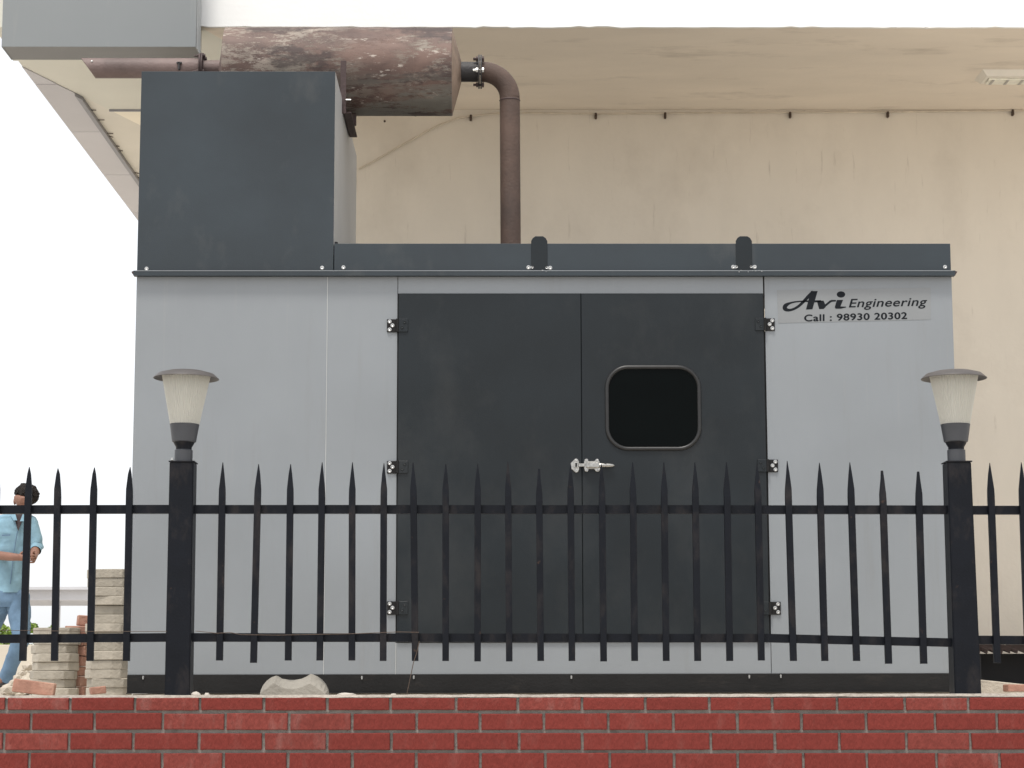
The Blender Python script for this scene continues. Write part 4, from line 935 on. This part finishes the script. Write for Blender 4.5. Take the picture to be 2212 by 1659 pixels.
# clothes: lofted shells with folds
def loft(bm, rings, n=40):
    out = []
    for c, rx, ry in rings:
        out.append([bm.verts.new(c + Vector((rx * math.cos(2 * math.pi * k / n), ry * math.sin(2 * math.pi * k / n), 0))) for k in range(n)])
    for p, q in zip(out, out[1:]):
        for k in range(n): bm.faces.new((p[k], p[(k + 1) % n], q[(k + 1) % n], q[k]))
    return out
def interp(keys, m):
    res = []
    for i in range(len(keys) - 1):
        for k in range(m):
            t = k / m; t2 = t * t * (3 - 2 * t); A, Bq = keys[i], keys[i + 1]
            res.append((A[0].lerp(Bq[0], t), A[1] + (Bq[1] - A[1]) * t2, A[2] + (Bq[2] - A[2]) * t2))
    res.append(keys[-1]); return res
def folds(bm, amp, sc, seed):
    bm.normal_update()
    for v in bm.verts:
        q = v.co + Vector((seed, 0, 0)); v.co += v.normal * (abs(noise.noise(Vector((q.x * sc, q.y * sc, q.z * sc * 1.8)))) * -amp * 1.6 + noise.noise(q * sc * 2.7) * amp * .5)
bm = B()
loft(bm, interp([(pw(18, 1281), .136, .118), (pw(20, 1262), .134, .118), (pw(22, 1235), .130, .112), (pw(26, 1190), .145, .118), (pw(28, 1155), .165, .120),
                 (pw(28, 1132), .172, .112), (pw(31, 1118), .150, .098), (pw(37, 1109), .095, .080), (pw(41, 1102), .066, .066)], 7))
shr, shl = pw(64, 1128, .01), pw(-10, 1130, .02)
def sleeve(pts, rs):
    P_, R_ = [], []
    for i in range(len(pts) - 1):
        for k in range(6): P_.append(pts[i].lerp(pts[i + 1], k / 6)); R_.append(rs[i] + (rs[i + 1] - rs[i]) * k / 6)
    P_.append(pts[-1]); R_.append(rs[-1]); tube(bm, P_, R_, 20, caps=False)
sleeve([shr + Vector((-.06, 0, .01)), shr, shr.lerp(er, .5) + Vector((.012, 0, 0)), er + Vector((.004, 0, .0)), er.lerp(wr, .38)], [.055, .068, .060, .058, .048])
sleeve([shl + Vector((.06, 0, .01)), shl, shl.lerp(el, .5), el, el.lerp(wl, .15)], [.055, .070, .064, .060, .052])
folds(bm, .010, 7.5, 2.0); bmesh.ops.recalc_face_normals(bm, faces=bm.faces)
obj('shirt', bm, 'shirt', per, smooth=True)
bm = B()
loft(bm, interp([(pw(18, 1262), .118, .10), (pw(18, 1285), .140, .118), (pw(19, 1300), .150, .118), (pw(20, 1312), .145, .105)], 4))
sleeve([hl + Vector((.02, 0, .05)), hl, hl.lerp(kl, .5), kl, kl.lerp(al, .5), al + Vector((0, 0, -.01))], [.085, .098, .088, .070, .062, .060])
sleeve([hr + Vector((-.01, 0, .06)), hr, hr.lerp(kr, .5), kr, kr.lerp(ar, .5), ar + Vector((0, 0, -.01))], [.085, .102, .092, .074, .066, .062])
folds(bm, .008, 9, 5.0); bmesh.ops.recalc_face_normals(bm, faces=bm.faces); obj('jeans', bm, 'jeans', per, smooth=True)
for a in (al, ar):
    skin_mesh('shoe', [(a + Vector((.035, .03, -.035)), (.045, .045)), (a + Vector((-.05, -.03, -.05)), (.045, .036)), (a + Vector((-.15, -.08, -.058)), (.040, .024))], [(0, 1), (1, 2)], 'shoe', per)
yf = -.112
def flat(name, pts, d0, m, th=.006):
    t = B(); A_ = [pw(u, v, d) for u, v, d in pts]; f = [t.verts.new(p) for p in A_]; g_ = [t.verts.new(p + Vector((0, th, 0))) for p in A_]
    t.faces.new(f); t.faces.new(g_[::-1])
    for k in range(len(f)): t.faces.new((f[k], g_[k], g_[(k + 1) % len(f)], f[(k + 1) % len(f)]))
    bmesh.ops.recalc_face_normals(t, faces=t.faces); return obj(name, t, m, per)
flat('undershirt', [(29, 1104, -.075), (54, 1104, -.075), (52, 1114, -.095), (45, 1130, -.122), (39, 1147, -.128), (34, 1130, -.122), (30, 1114, -.098)], 0, 'vest')
flat('collar', [(27, 1101, -.072), (31, 1103, -.088), (37, 1124, -.130), (29, 1124, -.124), (22, 1112, -.10)], 0, 'shirt')
flat('collar', [(56, 1101, -.072), (52, 1103, -.088), (43, 1126, -.130), (52, 1126, -.124), (60, 1113, -.10)], 0, 'shirt')
flat('pocket', [(4, 1155, -.132), (22, 1154, -.136), (22, 1157, -.136), (4, 1158, -.132)], 0, 'jeans', .004)
bm = B(); tube(bm, [pw(u, v, dy) for u, v, dy in ((38, 1147, -.128), (33, 1175, -.124), (29, 1200, -.122), (25, 1240, -.116), (22, 1262, -.118))], .0035, 6); obj('placket', bm, 'jeans', per)
# head of hair
bm = B(); bmesh.ops.create_icosphere(bm, subdivisions=5, radius=1)
hc = pw(57, 1069, .012)
kill = [v for v in bm.verts if v.co.z < -.25 - .85 * max(-.3, v.co.x + .1) and v.co.y < .3 or v.co.z < -.85]
bmesh.ops.delete(bm, geom=kill, context='VERTS')
for v in bm.verts:
    k = 1 + .10 * noise.noise(v.co * 2.6) + .09 * noise.noise(v.co * 9) + .09 * noise.noise(v.co * 22); v.co = Vector((v.co.x * .100, v.co.y * .110, v.co.z * .092)) * k + hc
bmesh.ops.recalc_face_normals(bm, faces=bm.faces); bmesh.ops.solidify(bm, geom=list(bm.faces), thickness=.012)
obj('hair', bm, 'hair', per, smooth=True)
fc = pw(52, 1080, -.098)
for q in (-1, 1):
    bm = B(); bmesh.ops.create_icosphere(bm, subdivisions=2, radius=.009); bm.transform(Matrix.Translation(fc + Vector((q * .030, .006, 0)))); obj('eye', bm, 'hair', per, smooth=True)
bm = B(); bmesh.ops.create_icosphere(bm, subdivisions=2, radius=1)
for v in bm.verts: v.co = Vector((v.co.x * .012, v.co.y * .020, v.co.z * .030)) + pw(32, 1083, .0)
obj('ear', bm, 'skin', per, smooth=True)
